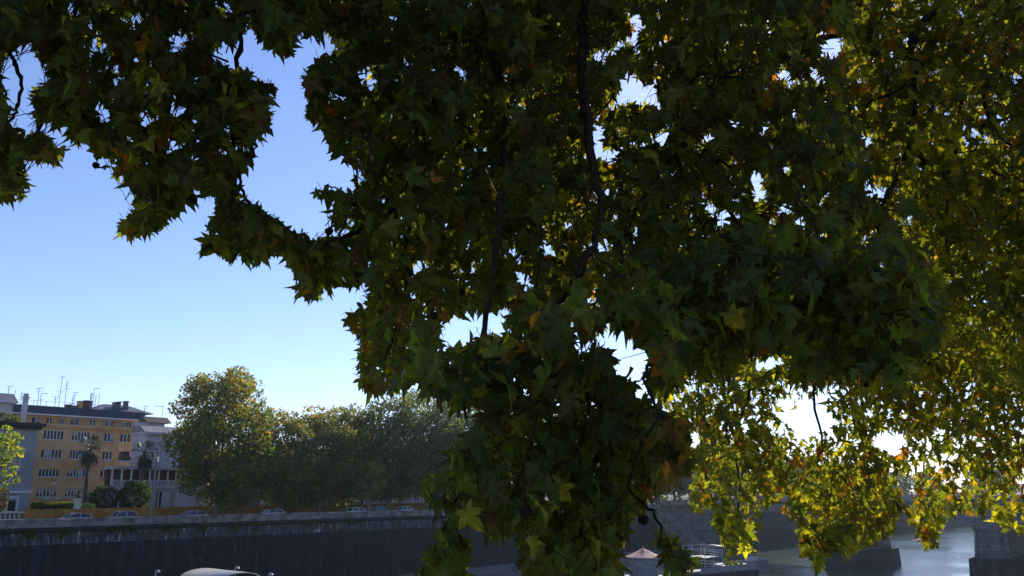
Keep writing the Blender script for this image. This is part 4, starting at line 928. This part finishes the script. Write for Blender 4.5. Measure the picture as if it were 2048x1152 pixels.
HOLES = [[(1632,60),(1662,58),(1682,75),(1670,128),(1645,110),(1636,90)],[(1556,152),(1606,152),(1608,166),(1560,168)],[(1192,372),(1222,378),(1232,408),(1200,410),(1188,396)],
 [(1258,22),(1278,22),(1275,45),(1258,40)],[(1504,350),(1528,350),(1536,400),(1510,410)],[(1432,428),(1466,432),(1460,452),(1436,450)],[(900,650),(935,625),(1012,628),(1020,665),(985,690),(968,650),(950,690),(880,700)],
 [(1200,665),(1270,670),(1262,700),(1308,712),(1300,760),(1262,758),(1215,742),(1225,715)],[(1262,770),(1298,780),(1296,820),(1272,812)],[(1236,92),(1262,60),(1278,70),(1262,100)],
 [(1480,712),(1570,700),(1588,740),(1540,760),(1484,748)],[(1820,1000),(1800,985),(1795,1000),(1805,1018)],[(1240,150),(1272,155),(1330,215),(1318,230),(1268,190),(1238,180)],[(820,285),(838,288),(836,306),(822,304)],[(915,482),(945,480),(942,496),(918,496)],
 [(712,150),(738,158),(730,172),(714,166)],[(930,0),(948,-5),(944,22),(928,20)],[(1028,205),(1046,212),(1042,230),(1024,222)],[(432,88),(470,92),(466,128),(430,120)],[(140,10),(156,20),(150,40),(136,32)],
 [(1560,820),(1600,830),(1595,880),(1550,870)],[(1730,850),(1800,856),(1830,880),(1800,930),(1760,915),(1735,890)],[(1480,830),(1512,838),(1500,868),(1470,850)]]
HM = np.zeros(GXX.shape, bool)
for h_ in HOLES:
    hx_, hy_ = sum(a for a, b in h_)/len(h_), sum(b for a, b in h_)/len(h_); HM |= poly([(hx_+(a-hx_)*1.12, hy_+(b-hy_)*1.12) for a, b in h_])
r3 = random.Random(11)
for (x0, x1, y0, y1, k_) in ((1020, 1300, 420, 830, 60), (1400, 1640, 120, 470, 16), (1150, 1340, 50, 340, 22), (660, 1000, 120, 560, 26), (340, 520, 60, 300, 8), (1380, 1860, 360, 560, 16), (150, 540, 20, 300, 20), (1640, 1900, 20, 400, 14), (960, 1330, 740, 950, 8)):
    for _ in range(k_):
        cx_, cy_ = r3.uniform(x0, x1), r3.uniform(y0, y1); ra, rb_, an = r3.uniform(8, 19), r3.uniform(7, 13), r3.uniform(0, 3.14)
        u_ = (GXX-cx_)*math.cos(an) + (GYY-cy_)*math.sin(an); v_ = -(GXX-cx_)*math.sin(an) + (GYY-cy_)*math.cos(an); HM |= (u_/ra)**2 + (v_/rb_)**2 < 1
m_near = union(LEFTSTRIP, CLA, ARM, CLB, TWIGL) & ~HM
m_drop = union(DROP, WING) & ~HM; m_sprig = union(SPRIG)
m_diag = union(DIAG) & ~HM
m_mid = union(MIDP, RUP) & ~HM
m_far = union(RFAR) & ~union([(1740,865),(1795,868),(1815,885),(1795,915),(1765,905)], [(1500,722),(1560,712),(1570,735),(1520,745)], [(1565,830),(1592,838),(1588,866)], [(1795,955),(1830,950),(1835,1010),(1800,1020)])
def cell(px, py):
    return int((py-GY0)//GS), int((px-GX0)//GS)
def inside(mask, px, py):
    j, i = cell(px, py)
    return 0 <= j < GH and 0 <= i < GW and mask[j, i]
ss_noise = rng.normal(size=(18, 18))
def lump(px, py, sc=150.0):          # smooth lumpiness so that clumps and thin places alternate
    a = px/sc; b2 = py/sc
    return (math.sin(a*2.1+b2*1.3)+math.sin(a*1.1-b2*2.7+1)+math.sin(a*3.7+b2*.9+4)+math.sin(-a*1.9+b2*4.1+2))/4
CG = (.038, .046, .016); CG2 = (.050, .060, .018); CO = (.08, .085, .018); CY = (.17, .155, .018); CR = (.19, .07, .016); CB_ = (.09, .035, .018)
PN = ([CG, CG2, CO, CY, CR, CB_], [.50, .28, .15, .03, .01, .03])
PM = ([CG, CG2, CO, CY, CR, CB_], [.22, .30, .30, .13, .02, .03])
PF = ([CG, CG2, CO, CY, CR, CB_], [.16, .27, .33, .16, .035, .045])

class Bough:
    def __init__(s): s.leaf = []; s.spray = []; s.seeds = []
near, farT = Bough(), Bough()
def grow(tree_, mask, target, depth, size, nl, pal, hi, need_ok=3, keep=1.0, slack=.36, allow=None, maxn=4000, thin=None, lumpy=.5, spread=1.0):
    cov = np.zeros(mask.shape, np.float32); allow = mask if allow is None else allow
    want = np.zeros(mask.shape, np.float32)
    for j in range(GH):
        for i in range(GW):
            if mask[j, i]:
                px, py = gx[i], gy[j]; off = 1 if (-30 < px < 2080 and -30 < py < 1180) else .55
                t_ = target * off * (1 + lumpy*lump(px, py))
                if thin is not None and thin[j, i]: t_ *= .45
                want[j, i] = t_
    for it in range(maxn):
        need = np.clip(want - cov, 0, None); tot = need.sum()
        if tot < 1: break
        c = np.searchsorted(np.cumsum(need.ravel()), random.random()*tot); j, i = divmod(int(min(c, GW*GH-1)), GW)
        d = depth[0] + (depth[1]-depth[0]) * random.random()
        px, py = gx[i] + random.uniform(-8, 8), gy[j] + random.uniform(-8, 8)
        ctr = P(px, py, d)
        hl = random.uniform(.22, .62) * spread * (1 if d < 9 else 1.5)
        lat = Vector((random.gauss(0, .13), random.gauss(0, .13), 0)) * (1 if d < 9 else 1.6)
        a = ctr + Vector((0, 0, hl*.55)) - lat; b2 = ctr - Vector((0, 0, hl*.45)) + lat
        bend = Vector((random.gauss(0, .05), random.gauss(0, .05), 0))
        tw = [a, a.lerp(b2, .35) + bend, a.lerp(b2, .7) + bend*.8, b2]
        base_c = pal[0][np.searchsorted(np.cumsum(pal[1]), random.random()*.999)]
        got = 0; qmax = 0; qmin = 1
        for k in range(nl):
            q = (k + random.uniform(.2, .9)) / nl; f = q*3; u = min(2, int(f)); o = tw[u].lerp(tw[u+1], f-u)
            ang = k*2.4 + random.uniform(-.6, .6); out_ = Vector((math.cos(ang), math.sin(ang), 0))
            y = (Vector((0, 0, -random.uniform(.25, 1.3))) + out_*random.uniform(.4, 1.0)).normalized()
            zz = Vector((random.gauss(0, .7), random.gauss(-.35, .6), random.gauss(.5, .5)))
            zz = (zz - y*zz.dot(y))
            if zz.length < .05: continue
            zz.normalize(); x = y.cross(zz)
            sz = size * random.choice((.55, .75, .85, 1, 1, 1.1, 1.25)) * random.uniform(.88, 1.12) * (1 if q < .75 else .7)
            c0 = o + y*sz*.8
            pxx, pyy = to_px(c0); rp = sz*FPX/((c0-EYE).y*CT + (c0-EYE).z*ST)
            if (c0-EYE).length < 1.2: continue
            ok = sum(inside(allow, pxx + dx*rp*slack, pyy + dy*rp*slack) for dx, dy in ((1,0),(-1,0),(0,1),(0,-1)))
            if not inside(allow, pxx, pyy) or ok < need_ok: continue
            cc = pal[0][np.searchsorted(np.cumsum(pal[1]), random.random()*.999)]
            mixf = random.uniform(.0, 1); vf = random.uniform(.75, 1.3); cc = tuple((a_*mixf + b_*(1-mixf))*vf for a_, b_ in zip(cc, base_c))
            tree_.leaf.append((o, x, y, zz, sz, cc, hi, d)); got += 1; qmax = max(qmax, q); qmin = min(qmin, q)
            rr = max(1, int(rp*.40/GS)); jj, ii = cell(pxx, pyy)
            fw = abs(zz.dot((c0-EYE).normalized()))*.6 + .4
            area = (rp*rp*.5*fw)/(GS*GS)
            j0, j1, i0, i1 = max(0, jj-rr), min(GH, jj+rr+1), max(0, ii-rr), min(GW, ii+rr+1)
            if j1 > j0 and i1 > i0: cov[j0:j1, i0:i1] += area/((j1-j0)*(i1-i0))
        if got > 1:
            def tp(q): f = min(2.999, q*3); u = int(f); return tw[u].lerp(tw[u+1], f-u)
            qa, qb = max(0, qmin-.08), min(1, qmax+.02); tree_.spray.append(([tp(qa + (qb-qa)*z) for z in (0, .33, .66, 1)], mask))
        cov[j, i] += .25
# limbs and long branches, as pixel paths with depth, kept as real tapered tubes
trunkA, trunkB = Vector((8.6, 6.2, 14.4)), Vector((16.5, 15.5, 14.4))
def path(pts): return [P(*p) for p in pts]
def smooth_path(pts, k=5):
    out = []
    for i in range(len(pts)-1):
        p0 = pts[max(0, i-1)]; p1 = pts[i]; p2 = pts[i+1]; p3 = pts[min(len(pts)-1, i+2)]
        for j in range(k):
            t_ = j/k; out.append(.5*((2*p1) + (p2-p0)*t_ + (2*p0-5*p1+4*p2-p3)*t_*t_ + (3*p1-p0-3*p2+p3)*t_**3))
    out.append(pts[-1]); return out
crotch = trunkA + Vector((-.3, .2, 4.6)); crotchB = trunkB + Vector((-.5, .1, 4.2))
BACKLIMB = [crotch, Vector((6.2, 1.5, 20.2)), Vector((1.5, -1.8, 21.2)), Vector((-4, -3, 21.8)), Vector((-9, -3, 21.4))]
LIMBS = [  # (points, r0, r1, owner)
 ([crotch] + path([(2500,60,8.2),(2250,-160,7.2),(1700,-230,6.2),(1200,-210,5.4),(700,-190,5.0),(250,-170,4.8),(-150,-120,4.8)]), .19, .03, near),
 ([crotch] + path([(2300,640,8.8),(2048,428,9),(1960,385,9),(1863,322,9),(1800,205,9.2),(1773,148,9.3),(1695,62,9.4),(1600,25,9.6),(1480,-90,9.8)]), .17, .06, near),
 (path([(1800,205,9.2),(1750,120,8.2),(1720,-30,7.4),(1660,-230,6.9)]), .09, .06, near),
 (path([(1700,-230,6.6),(1600,-260,6.3),(1500,-150,6.1),(1440,40,5.9),(1430,240,5.6),(1460,420,4.9),(1570,540,4.2),(1760,600,3.8)]), .018, .005, near),
 (path([(1200,-210,5.4),(1175,-60,5.0),(1165,150,4.6),(1185,330,4.3),(1205,420,4.2),(1170,520,3.9),(1120,610,4.0),(1040,690,3.8),(1010,700,3.7)]), .035, .010, near),
 (path([(1120,610,4.0),(1150,720,3.9),(1200,820,3.8),(1180,960,3.7),(1150,1100,3.6)]), .014, .006, near),
 (path([(960,690,3.3),(985,560,3.6),(1000,430,3.9),(1010,250,4.4),(990,60,4.8),(1010,-180,5.2)][::-1]), .03, .008, near),
 (path([(960,690,3.3),(945,770,3.1),(900,800,3.0)]), .008, .004, near),
 (path([(1010,700,3.7),(1020,800,3.6),(960,900,3.4),(915,1000,3.2),(885,1060,3.1)]), .009, .004, near),
 (path([(700,-190,5.0),(720,-20,5.1),(790,180,5.0),(840,330,4.9),(790,420,4.6),(700,470,4.3),(640,490,4.1),(600,500,4.0)]), .03, .006, near),
 (path([(790,420,4.6),(820,520,4.4),(800,620,4.2),(770,720,4.0)]), .014, .005, near),
 (path([(840,330,4.9),(770,280,4.8),(690,230,4.8),(650,190,4.8)]), .013, .005, near),
 (path([(740,450,4.3),(705,402,4.2),(672,376,4.2),(650,372,4.2)]), .006, .003, near),
 (path([(450,-180,4.9),(470,-20,4.8),(478,100,4.7),(462,200,4.6),(470,330,4.5),(500,410,4.4),(570,465,4.3),(610,490,4.2)]), .018, .005, near),
 (path([(250,-170,4.8),(300,-20,4.7),(340,140,4.6),(330,300,4.4),(300,400,4.3),(270,450,4.2)]), .018, .004, near),
 (path([(420,-180,4.9),(400,20,4.8),(430,150,4.7),(440,280,4.6)]), .014, .004, near),
 (path([(-100,-120,4.8),(-20,20,4.6),(20,110,4.4),(42,160,4.3),(35,210,4.3),(12,250,4.2),(-30,290,4.2)]), .014, .006, near),
 (path([(140,-170,4.8),(110,20,4.7),(128,150,4.6),(90,240,4.4),(45,300,4.3),(5,312,4.2)]), .012, .004, near),
 (path([(45,300,4.3),(75,312,4.3),(82,332,4.3)]), .004, .002, near),
 (path([(1890,-220,7.4),(1892,-20,7.2),(1844,50,7.0),(1822,92,6.9),(1826,156,6.8),(1829,219,6.7),(1816,297,6.6),(1797,351,6.5),(1770,400,6.4),(1760,470,6.2)]), .042, .012, near),
 (path([(1950,-220,8.6),(1944,0,8.2),(1932,98,8.0),(1921,219,7.8),(1905,330,7.6),(1890,450,7.4),(1905,560,7.2)]), .032, .010, near),
 (path([(2025,-220,8.6),(2012,0,8.3),(2004,117,8.1),(1970,176,7.9),(1985,260,7.8),(2048,310,7.8)]), .030, .014, near),
 (path([(1430,240,5.6),(1330,330,5.0),(1255,470,4.4),(1250,560,3.9),(1295,700,3.4),(1290,760,2.9),(1330,840,2.8)]), .012, .005, near),
 (path([(1250,560,3.1),(1180,500,3.2),(1140,420,3.3)]), .006, .003, near),
 (path([(1200,820,3.8),(1265,770,3.7),(1300,740,3.6)]), .006, .003, near),
 (path([(1180,960,3.7),(1260,985,3.4),(1305,1030,2.9),(1328,1075,2.7),(1350,1110,2.7)]), .006, .003, near),
 (path([(1480,-90,9.8),(1350,-40,9.4),(1200,40,9.0),(1060,160,8.6),(940,240,8.4),(820,260,8.3)]), .05, .012, near),
 (path([(1695,62,9.4),(1560,110,9.2),(1420,190,9.0),(1330,290,8.8),(1290,420,8.7),(1270,560,8.6)]), .04, .010, near),
 (path([(1863,322,9),(1760,330,8.8),(1640,390,8.6),(1560,470,8.5),(1520,560,8.4)]), .05, .012, near),
 (BACKLIMB, .17, .03, near),
 ([crotch, Vector((7.5, -1, 20.5)), Vector((5, -6, 22)), Vector((3, -11, 22.5))], .15, .03, near),
 ([crotchB] + path([(2300,520,16),(2150,380,15.5),(2000,330,15),(1850,380,14.6),(1700,470,14.2),(1560,560,14),(1430,640,13.8)]), .20, .03, farT),
 ([crotchB] + path([(2500,700,17.5),(2250,640,17),(2000,560,16.5),(1800,620,16),(1640,700,15.6),(1500,760,15.2)]), .17, .03, farT),
 (path([(2000,560,16.5),(1995,640,15.8),(1992,730,15.2),(1988,800,14.8),(1975,880,14.5),(1960,960,14.3)]), .075, .02, farT),
 (path([(1850,380,14.6),(1850,520,14.2),(1835,640,14),(1828,760,13.8),(1850,850,13.7),(1845,960,13.6)]), .035, .010, farT),
 (path([(1700,470,14.2),(1650,560,13.8),(1640,700,13.5),(1628,800,13.3),(1645,900,13.2),(1600,980,13.1),(1580,1010,13)]), .035, .009, farT),
 (path([(1560,560,14),(1520,660,13.5),(1500,780,13.2),(1470,880,13),(1480,980,13),(1470,1060,13)]), .03, .008, farT),
 (path([(1430,640,13.8),(1400,740,13.5),(1400,860,13.3),(1410,940,13.2)]), .025, .008, farT),
 (path([(2150,380,15.5),(2120,600,14.8),(2070,760,14.4),(2050,900,14.2)]), .05, .02, farT),
 (path([(1800,620,16),(1740,720,15.5),(1720,850,15),(1740,950,14.8),(1730,1040,14.7)]), .035, .009, farT),
]
for pts, r0, r1, ow in LIMBS:
    sp = smooth_path(pts)
    for i, p in enumerate(sp): ow.seeds.append((p, r0 + (r1-r0)*i/len(sp)))

thin_mid = union([(1150,60),(1340,60),(1340,340),(1150,340)], [(1760,-10),(2400,-10),(2400,480),(1880,480)], [(1150,360),(1260,360),(1260,640),(1020,640),(1040,480)])
thin_near = union([(1130,70),(1340,60),(1350,330),(1170,330)], [(1740,-60),(1960,-60),(1960,480),(1860,520),(1740,440)], [(1150,340),(1250,340),(1250,620),(1150,620)],[(1400,380),(1560,380),(1560,470),(1400,470)],[(1700,430),(1880,430),(1900,540),(1700,540)])
right_cut = union([(1700,-220),(2400,-220),(2400,520),(1860,520),(1760,400),(1690,150)])
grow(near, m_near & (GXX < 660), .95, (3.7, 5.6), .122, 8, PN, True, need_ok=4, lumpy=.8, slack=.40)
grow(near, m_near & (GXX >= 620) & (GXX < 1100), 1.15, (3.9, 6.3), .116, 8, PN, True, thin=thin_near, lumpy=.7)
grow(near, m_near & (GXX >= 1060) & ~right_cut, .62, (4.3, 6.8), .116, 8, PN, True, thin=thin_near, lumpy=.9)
m_all = (m_near | m_drop | m_diag)
grow(near, m_drop, 1.35, (2.8, 4.4), .114, 8, PN, True, lumpy=.35, spread=.8, slack=.38, allow=m_all)
grow(near, m_sprig, .9, (2.6, 2.9), .085, 6, PM, True, lumpy=.2, spread=.6, slack=.2)
grow(near, m_diag, 1.2, (3.4, 4.8), .118, 8, PN, True, lumpy=.3, spread=.8, slack=.45, allow=m_all)
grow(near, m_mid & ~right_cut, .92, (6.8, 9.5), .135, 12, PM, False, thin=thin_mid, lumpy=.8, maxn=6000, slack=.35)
grow(near, m_mid & right_cut, .92, (8.5, 11.0), .140, 12, PF, False, lumpy=.9, maxn=6000, slack=.35)  # yellower leaf colours on this side, tinted to look more sunlit
grow(near, union(RUP) & ~HM & right_cut & (GYY > -100), .04, (6.2, 7.6), .125, 8, PM, True, lumpy=.9, slack=.3)
grow(near, union([(1600,1062),(1640,1042),(1700,1050),(1720,1090),(1680,1112),(1652,1104),(1640,1150),(1612,1122)], [(1425,1020),(1500,1035),(1490,1090),(1440,1080)]), 1.0, (5.4, 6.2), .12, 6, PM, True, lumpy=.2, spread=.7, slack=.2)
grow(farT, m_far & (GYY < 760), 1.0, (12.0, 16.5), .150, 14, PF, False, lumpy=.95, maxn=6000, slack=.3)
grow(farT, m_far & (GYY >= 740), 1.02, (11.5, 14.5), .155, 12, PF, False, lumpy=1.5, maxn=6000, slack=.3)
# unseen rest of the nearest crown, added overhead to shade the hanging leaves
for i in range(15000):
    k_ = i % 500; kr = random.Random(k_*7+1); cx_, cy_, cz_ = kr.uniform(-10, 11), kr.uniform(-10, 3.5), kr.uniform(19.3, 24)
    o = Vector((cx_ + random.gauss(0, .45), cy_ + random.gauss(0, .45), cz_ + random.gauss(0, .35)))
    px, py = to_px(o)
    if py > -9000 and -60 < px < 2110 and py > -60: continue
    y = Vector((random.gauss(0, .6), random.gauss(0, .6), -random.uniform(.2, 1))).normalized(); zz = Vector((random.gauss(0, .6), random.gauss(0, .6), random.gauss(.7, .4))); zz = (zz - y*zz.dot(y)).normalized()
    cc = PM[0][np.searchsorted(np.cumsum(PM[1]), random.random()*.999)]
    near.leaf.append((o, y.cross(zz), y, zz, random.uniform(.13, .18), tuple(v*random.uniform(.75, 1.3) for v in cc), False, 50))
print('leaves', len(near.leaf), len(farT.leaf), 'sprays', len(near.spray), len(farT.spray))

# twigs: every spray is joined to the nearest branch that it can reach
def twigs(b):
    sd = np.array([list(p) for p, r in b.seeds]); nodes = [tuple(p) for p, r in b.seeds]; own = [-1]*len(nodes)
    starts = np.array([list(s[0][0]) for s in b.spray]); dmin = np.array([((sd-q)**2).sum(1).min() for q in starts]); order = np.argsort(dmin)
    cap = len(nodes) + len(b.spray)*9 + 10; A = np.empty((cap, 3)); A[:len(nodes)] = sd; na = len(nodes); own = np.full(cap, -1); parent = {}; conn = {}
    for oi in order:
        tw, mask = b.spray[oi]; p = tw[0]; q = np.array(p); dd = A[:na] - q; dist = np.sqrt((dd**2).sum(1)) + np.where(dd[:, 2] < -.02, 6.0, 0) + np.abs(dd[:, 0])*.3
        cand = np.argsort(dist)[:14]; best = cand[0]; free = False
        for c in cand:
            v = Vector(A[c]); ok = 0
            for t_ in (.2, .4, .6, .8):
                x, y = to_px(p.lerp(v, t_)); ok += inside(mask, x, y) or y < 0
            if ok == 4: best = c; free = True; break
        v = Vector(A[best]); L_ = (v-p).length; side = Vector((random.gauss(0, .07), random.gauss(0, .07), random.uniform(.02, .16)))*L_
        pts = [v, v.lerp(p, .3)+side*.8, v.lerp(p, .65)+side, p]
        if not free or any(not inside(mask, *to_px(q_)) for q_ in (pts[1], pts[2]) if to_px(q_)[1] > 0) or ((p-EYE).length < 4 and L_ > .5): conn[oi] = [p, p]; parent[oi] = -1; continue
        if not free and L_ > .35: v = p + Vector((random.gauss(0,.03), random.gauss(0,.03), .06)); pts = [v, v.lerp(p,.3), v.lerp(p,.6), p]
        if (v.z < p.z-.03) or L_ > (2.2 if (p-EYE).length > 6 else .9): v = p + Vector((random.gauss(0,.06), random.gauss(0,.06), .2)); pts = [v, v.lerp(p,.3), v.lerp(p,.6), p]
        conn[oi] = smooth_path(pts, 2); parent[oi] = own[best]
        for s_ in (pts[1], pts[2], *tw[:3]): A[na] = s_; own[na] = oi; na += 1
    load = {i: 1 for i in conn}
    for oi in order[::-1]:
        if parent[oi] >= 0: load[parent[oi]] += load[oi]
    m = MB()
    for oi in order:
        r = min(.011, .0018*math.sqrt(load[oi])) ; c = conn[oi]; far_ = (c[0]-EYE).length > 8
        if len(c) > 2: m.tube(c, [r*1.1]+[r]*(len(c)-1), 3 if far_ else 5, caps=False)
        tw = b.spray[oi][0]
        fl = [inside(b.spray[oi][1], *to_px(q_)) or to_px(q_)[1] < 0 for q_ in tw]; run = []; bestr = []
        for q_, f_ in zip(tw, fl):
            run = run + [q_] if f_ else []
            if len(run) > len(bestr): bestr = run
        tw = bestr
        if len(tw) > 1: m.tube(tw, [max(.0022, min(r, .006)), .0024, .002, .0012][-len(tw):], 3 if far_ else 4, caps=False)
    return m
# which leaves show largest: a coarse painter's pass, far to near
allv = []
for ti, b in enumerate((near, farT)):
    for li, l in enumerate(b.leaf):
        c0 = l[0] + l[2]*l[4]*.8; px, py = to_px(c0); f = (c0-EYE).y*CT + (c0-EYE).z*ST; allv.append((f, ti, li, px, py, l[4]*FPX/f*.36*math.sqrt(.3+.7*abs(l[3].dot((c0-EYE).normalized())))))
allv.sort(key=lambda a: -a[0]); buf = np.full((288, 512), -1, np.int64)
for k, (f, ti, li, px, py, rp) in enumerate(allv):
    r = rp/4; cx, cy = px/4, py/4
    if cx < -r or cy < -r or cx > 512+r or cy > 288+r: continue
    i0, i1, j0, j1 = max(0, int(cx-r)), min(512, int(cx+r)+1), max(0, int(cy-r)), min(288, int(cy+r)+1)
    if i1 > i0 and j1 > j0:
        yy, xx = np.ogrid[j0:j1, i0:i1]; mk_ = (xx+.5-cx)**2 + (yy+.5-cy)**2 < r*r; buf[j0:j1, i0:i1][mk_] = k
cnt = np.bincount(buf[buf >= 0], minlength=len(allv)); single = [set(), set()]
for ti in (0, 1):
    ks = [k for k in np.argsort(-cnt) if allv[k][1] == ti and cnt[k] > 0][:300]; single[ti] = {allv[k][2] for k in ks}

def tree_object(b, base, label, ti, trunk_r, crot, nseed, group='riverside plane trees overhead'):
    t = empty('plane_tree', base, label, 'tree', group); B = Vector(base)
    m = MB(); mid = base.lerp(crot, .5) + Vector((.08, -.05, 0)); m.tube(smooth_path([base - Vector((0,0,.3)), base + Vector((0,0,.25)), mid, crot], 4), [trunk_r*1.5]+[trunk_r*1.15]*3+[trunk_r]*9, 14)
    m.build('trunk', M_bark, t, True)
    for pts, r0, r1, ow in LIMBS:
        if ow is not b: continue
        sp = smooth_path(pts, 6); n = len(sp); m = MB()
        m.tube([p + Vector((random.gauss(0,1), random.gauss(0,1), random.gauss(0,1)))*(r0*.10 if r0 > .055 else .0045 + r0*.10) for p in sp], [(r0 + (r1-r0)*(i/n)**.8)*random.choice((.9, 1, 1, 1.05, 1.3 if r0 < .05 else 1.05)) for i in range(n)], 10 if r0 > .04 else 6)
        m.build('limb' if r0 > .06 else 'branch', M_bark if r0 > .055 else M_twig, t, True)
    twigs(b).build('twigs', M_twig, t, True)['kind'] = 'stuff'
    meshes = {}
    def single_leaf(l, v):
        src = VAR_HI if l[6] else VAR_LO
        key = (l[6], v)
        if key not in meshes: V, Fa, uv = src[v]; meshes[key] = tri_mesh('leaf', V, Fa, None, M_leaf1, uv)
        o = bpy.data.objects.new('leaf', meshes[key]); col.objects.link(o); o.parent = t
        Mx = Matrix((l[1], l[2], l[3])).transposed().to_4x4(); o.matrix_local = Matrix.Translation(l[0]-B) @ Mx @ Matrix.Scale(l[4], 4); o.color = (*l[5], 1)
    groups = {}
    for i, l in enumerate(b.leaf):
        v = i % (10 if l[6] else 8)
        if i in single[ti]: single_leaf(l, v)
        else: groups.setdefault((l[6], v), []).append(l)
    Vs, Fs, Cs, Us = [], [], [], []; off = 0
    for (hi, v), ls in groups.items():
        V, Fa, uv = (VAR_HI if hi else VAR_LO)[v]; n = len(ls)
        Rm = np.array([[list(l[1]), list(l[2]), list(l[3])] for l in ls]); sc_ = np.array([l[4] for l in ls]); T_ = np.array([list(l[0]-B) for l in ls])
        W = np.einsum('vk,nkc->nvc', V, Rm)*sc_[:, None, None] + T_[:, None, :]
        Vs.append(W.reshape(-1, 3)); Fs.append((Fa[None] + (np.arange(n)*len(V))[:, None, None]).reshape(-1, 3) + off); off += n*len(V)
        Cs.append(np.repeat(np.array([l[5] for l in ls]), len(V), axis=0)); Us.append(np.tile(uv, (n, 1)))
    me = tri_mesh('foliage', np.concatenate(Vs), np.concatenate(Fs), np.concatenate(Cs), M_leafN, np.concatenate(Us))
    o = bpy.data.objects.new('foliage', me); col.objects.link(o); o.parent = t; o['kind'] = 'stuff'
    # seed balls on long stalks
    sm = MB(); 
    import bmesh
    bm = bmesh.new(); bmesh.ops.create_icosphere(bm, subdivisions=3, radius=.5)
    r2 = random.Random(3)
    for v in bm.verts: v.co *= r2.uniform(.82, 1.12)
    vv = [v.co.copy() for v in bm.verts]; ff = [tuple(q.index for q in f.verts) for f in bm.faces]; bm.free()
    sm.raw(vv, ff); sm.tube([(0,0,.4), (.1,.05,1.2), (0,0,2.3)], .045, 4); o0 = sm.build('seed_ball', M_seed); o0.parent = t; sb = o0.data
    cands = [l for l in random.sample(b.leaf, min(len(b.leaf), nseed*8)) if l[7] < 20]
    pos = [l[0] for l in cands][:nseed]
    pos = [P(82, 318, 4.3), P(2, 388, 4.4), P(456, 68, 4.6), P(405, 376, 4.3), P(255, 178, 4.3), P(905, 648, 4.0), P(1205, 1020, 2.5)] + pos if b is near else pos
    for k, p in enumerate(pos):
        p = min((l[0] for l in b.leaf), key=lambda q: (q-p).length)
        o = o0 if k == 0 else bpy.data.objects.new('seed_ball', sb)
        if k: col.objects.link(o); o.parent = t
        s = random.uniform(.034, .043); o.scale = (s, s, s); o.location = p - B - Vector((0, 0, s*2.2)); o.rotation_euler = (random.gauss(0,.15), random.gauss(0,.15), random.uniform(0, 6))
    return t
tree_object(near, trunkA, 'nearest plane tree with big dark drooping leaves hanging across the whole view', 0, .42, crotch, 100)
tree_object(farT, trunkB, 'second plane tree on the near bank with small sunlit yellow and rusty leaves at right', 1, .45, crotchB, 40)

# ------------------------------------------------------------------ air
M_haze = bpy.data.materials.new('haze_air'); M_haze.use_nodes = True; t = M_haze.node_tree; t.nodes.clear()
ou = t.nodes.new('ShaderNodeOutputMaterial'); pvv = t.nodes.new('ShaderNodeVolumePrincipled'); pvv.inputs['Density'].default_value = HAZE; pvv.inputs['Anisotropy'].default_value = .84
pvv.inputs['Color'].default_value = (.82, .90, 1, 1); t.links.new(pvv.outputs[0], ou.inputs['Volume'])
if HAZE > 0:
    hz = MB(); hz.box(-2400, 2400, -450, 2400, -3, 60); tag(hz.build('haze', M_haze), 'pale blue morning haze lying over the river', 'haze', kind='stuff')
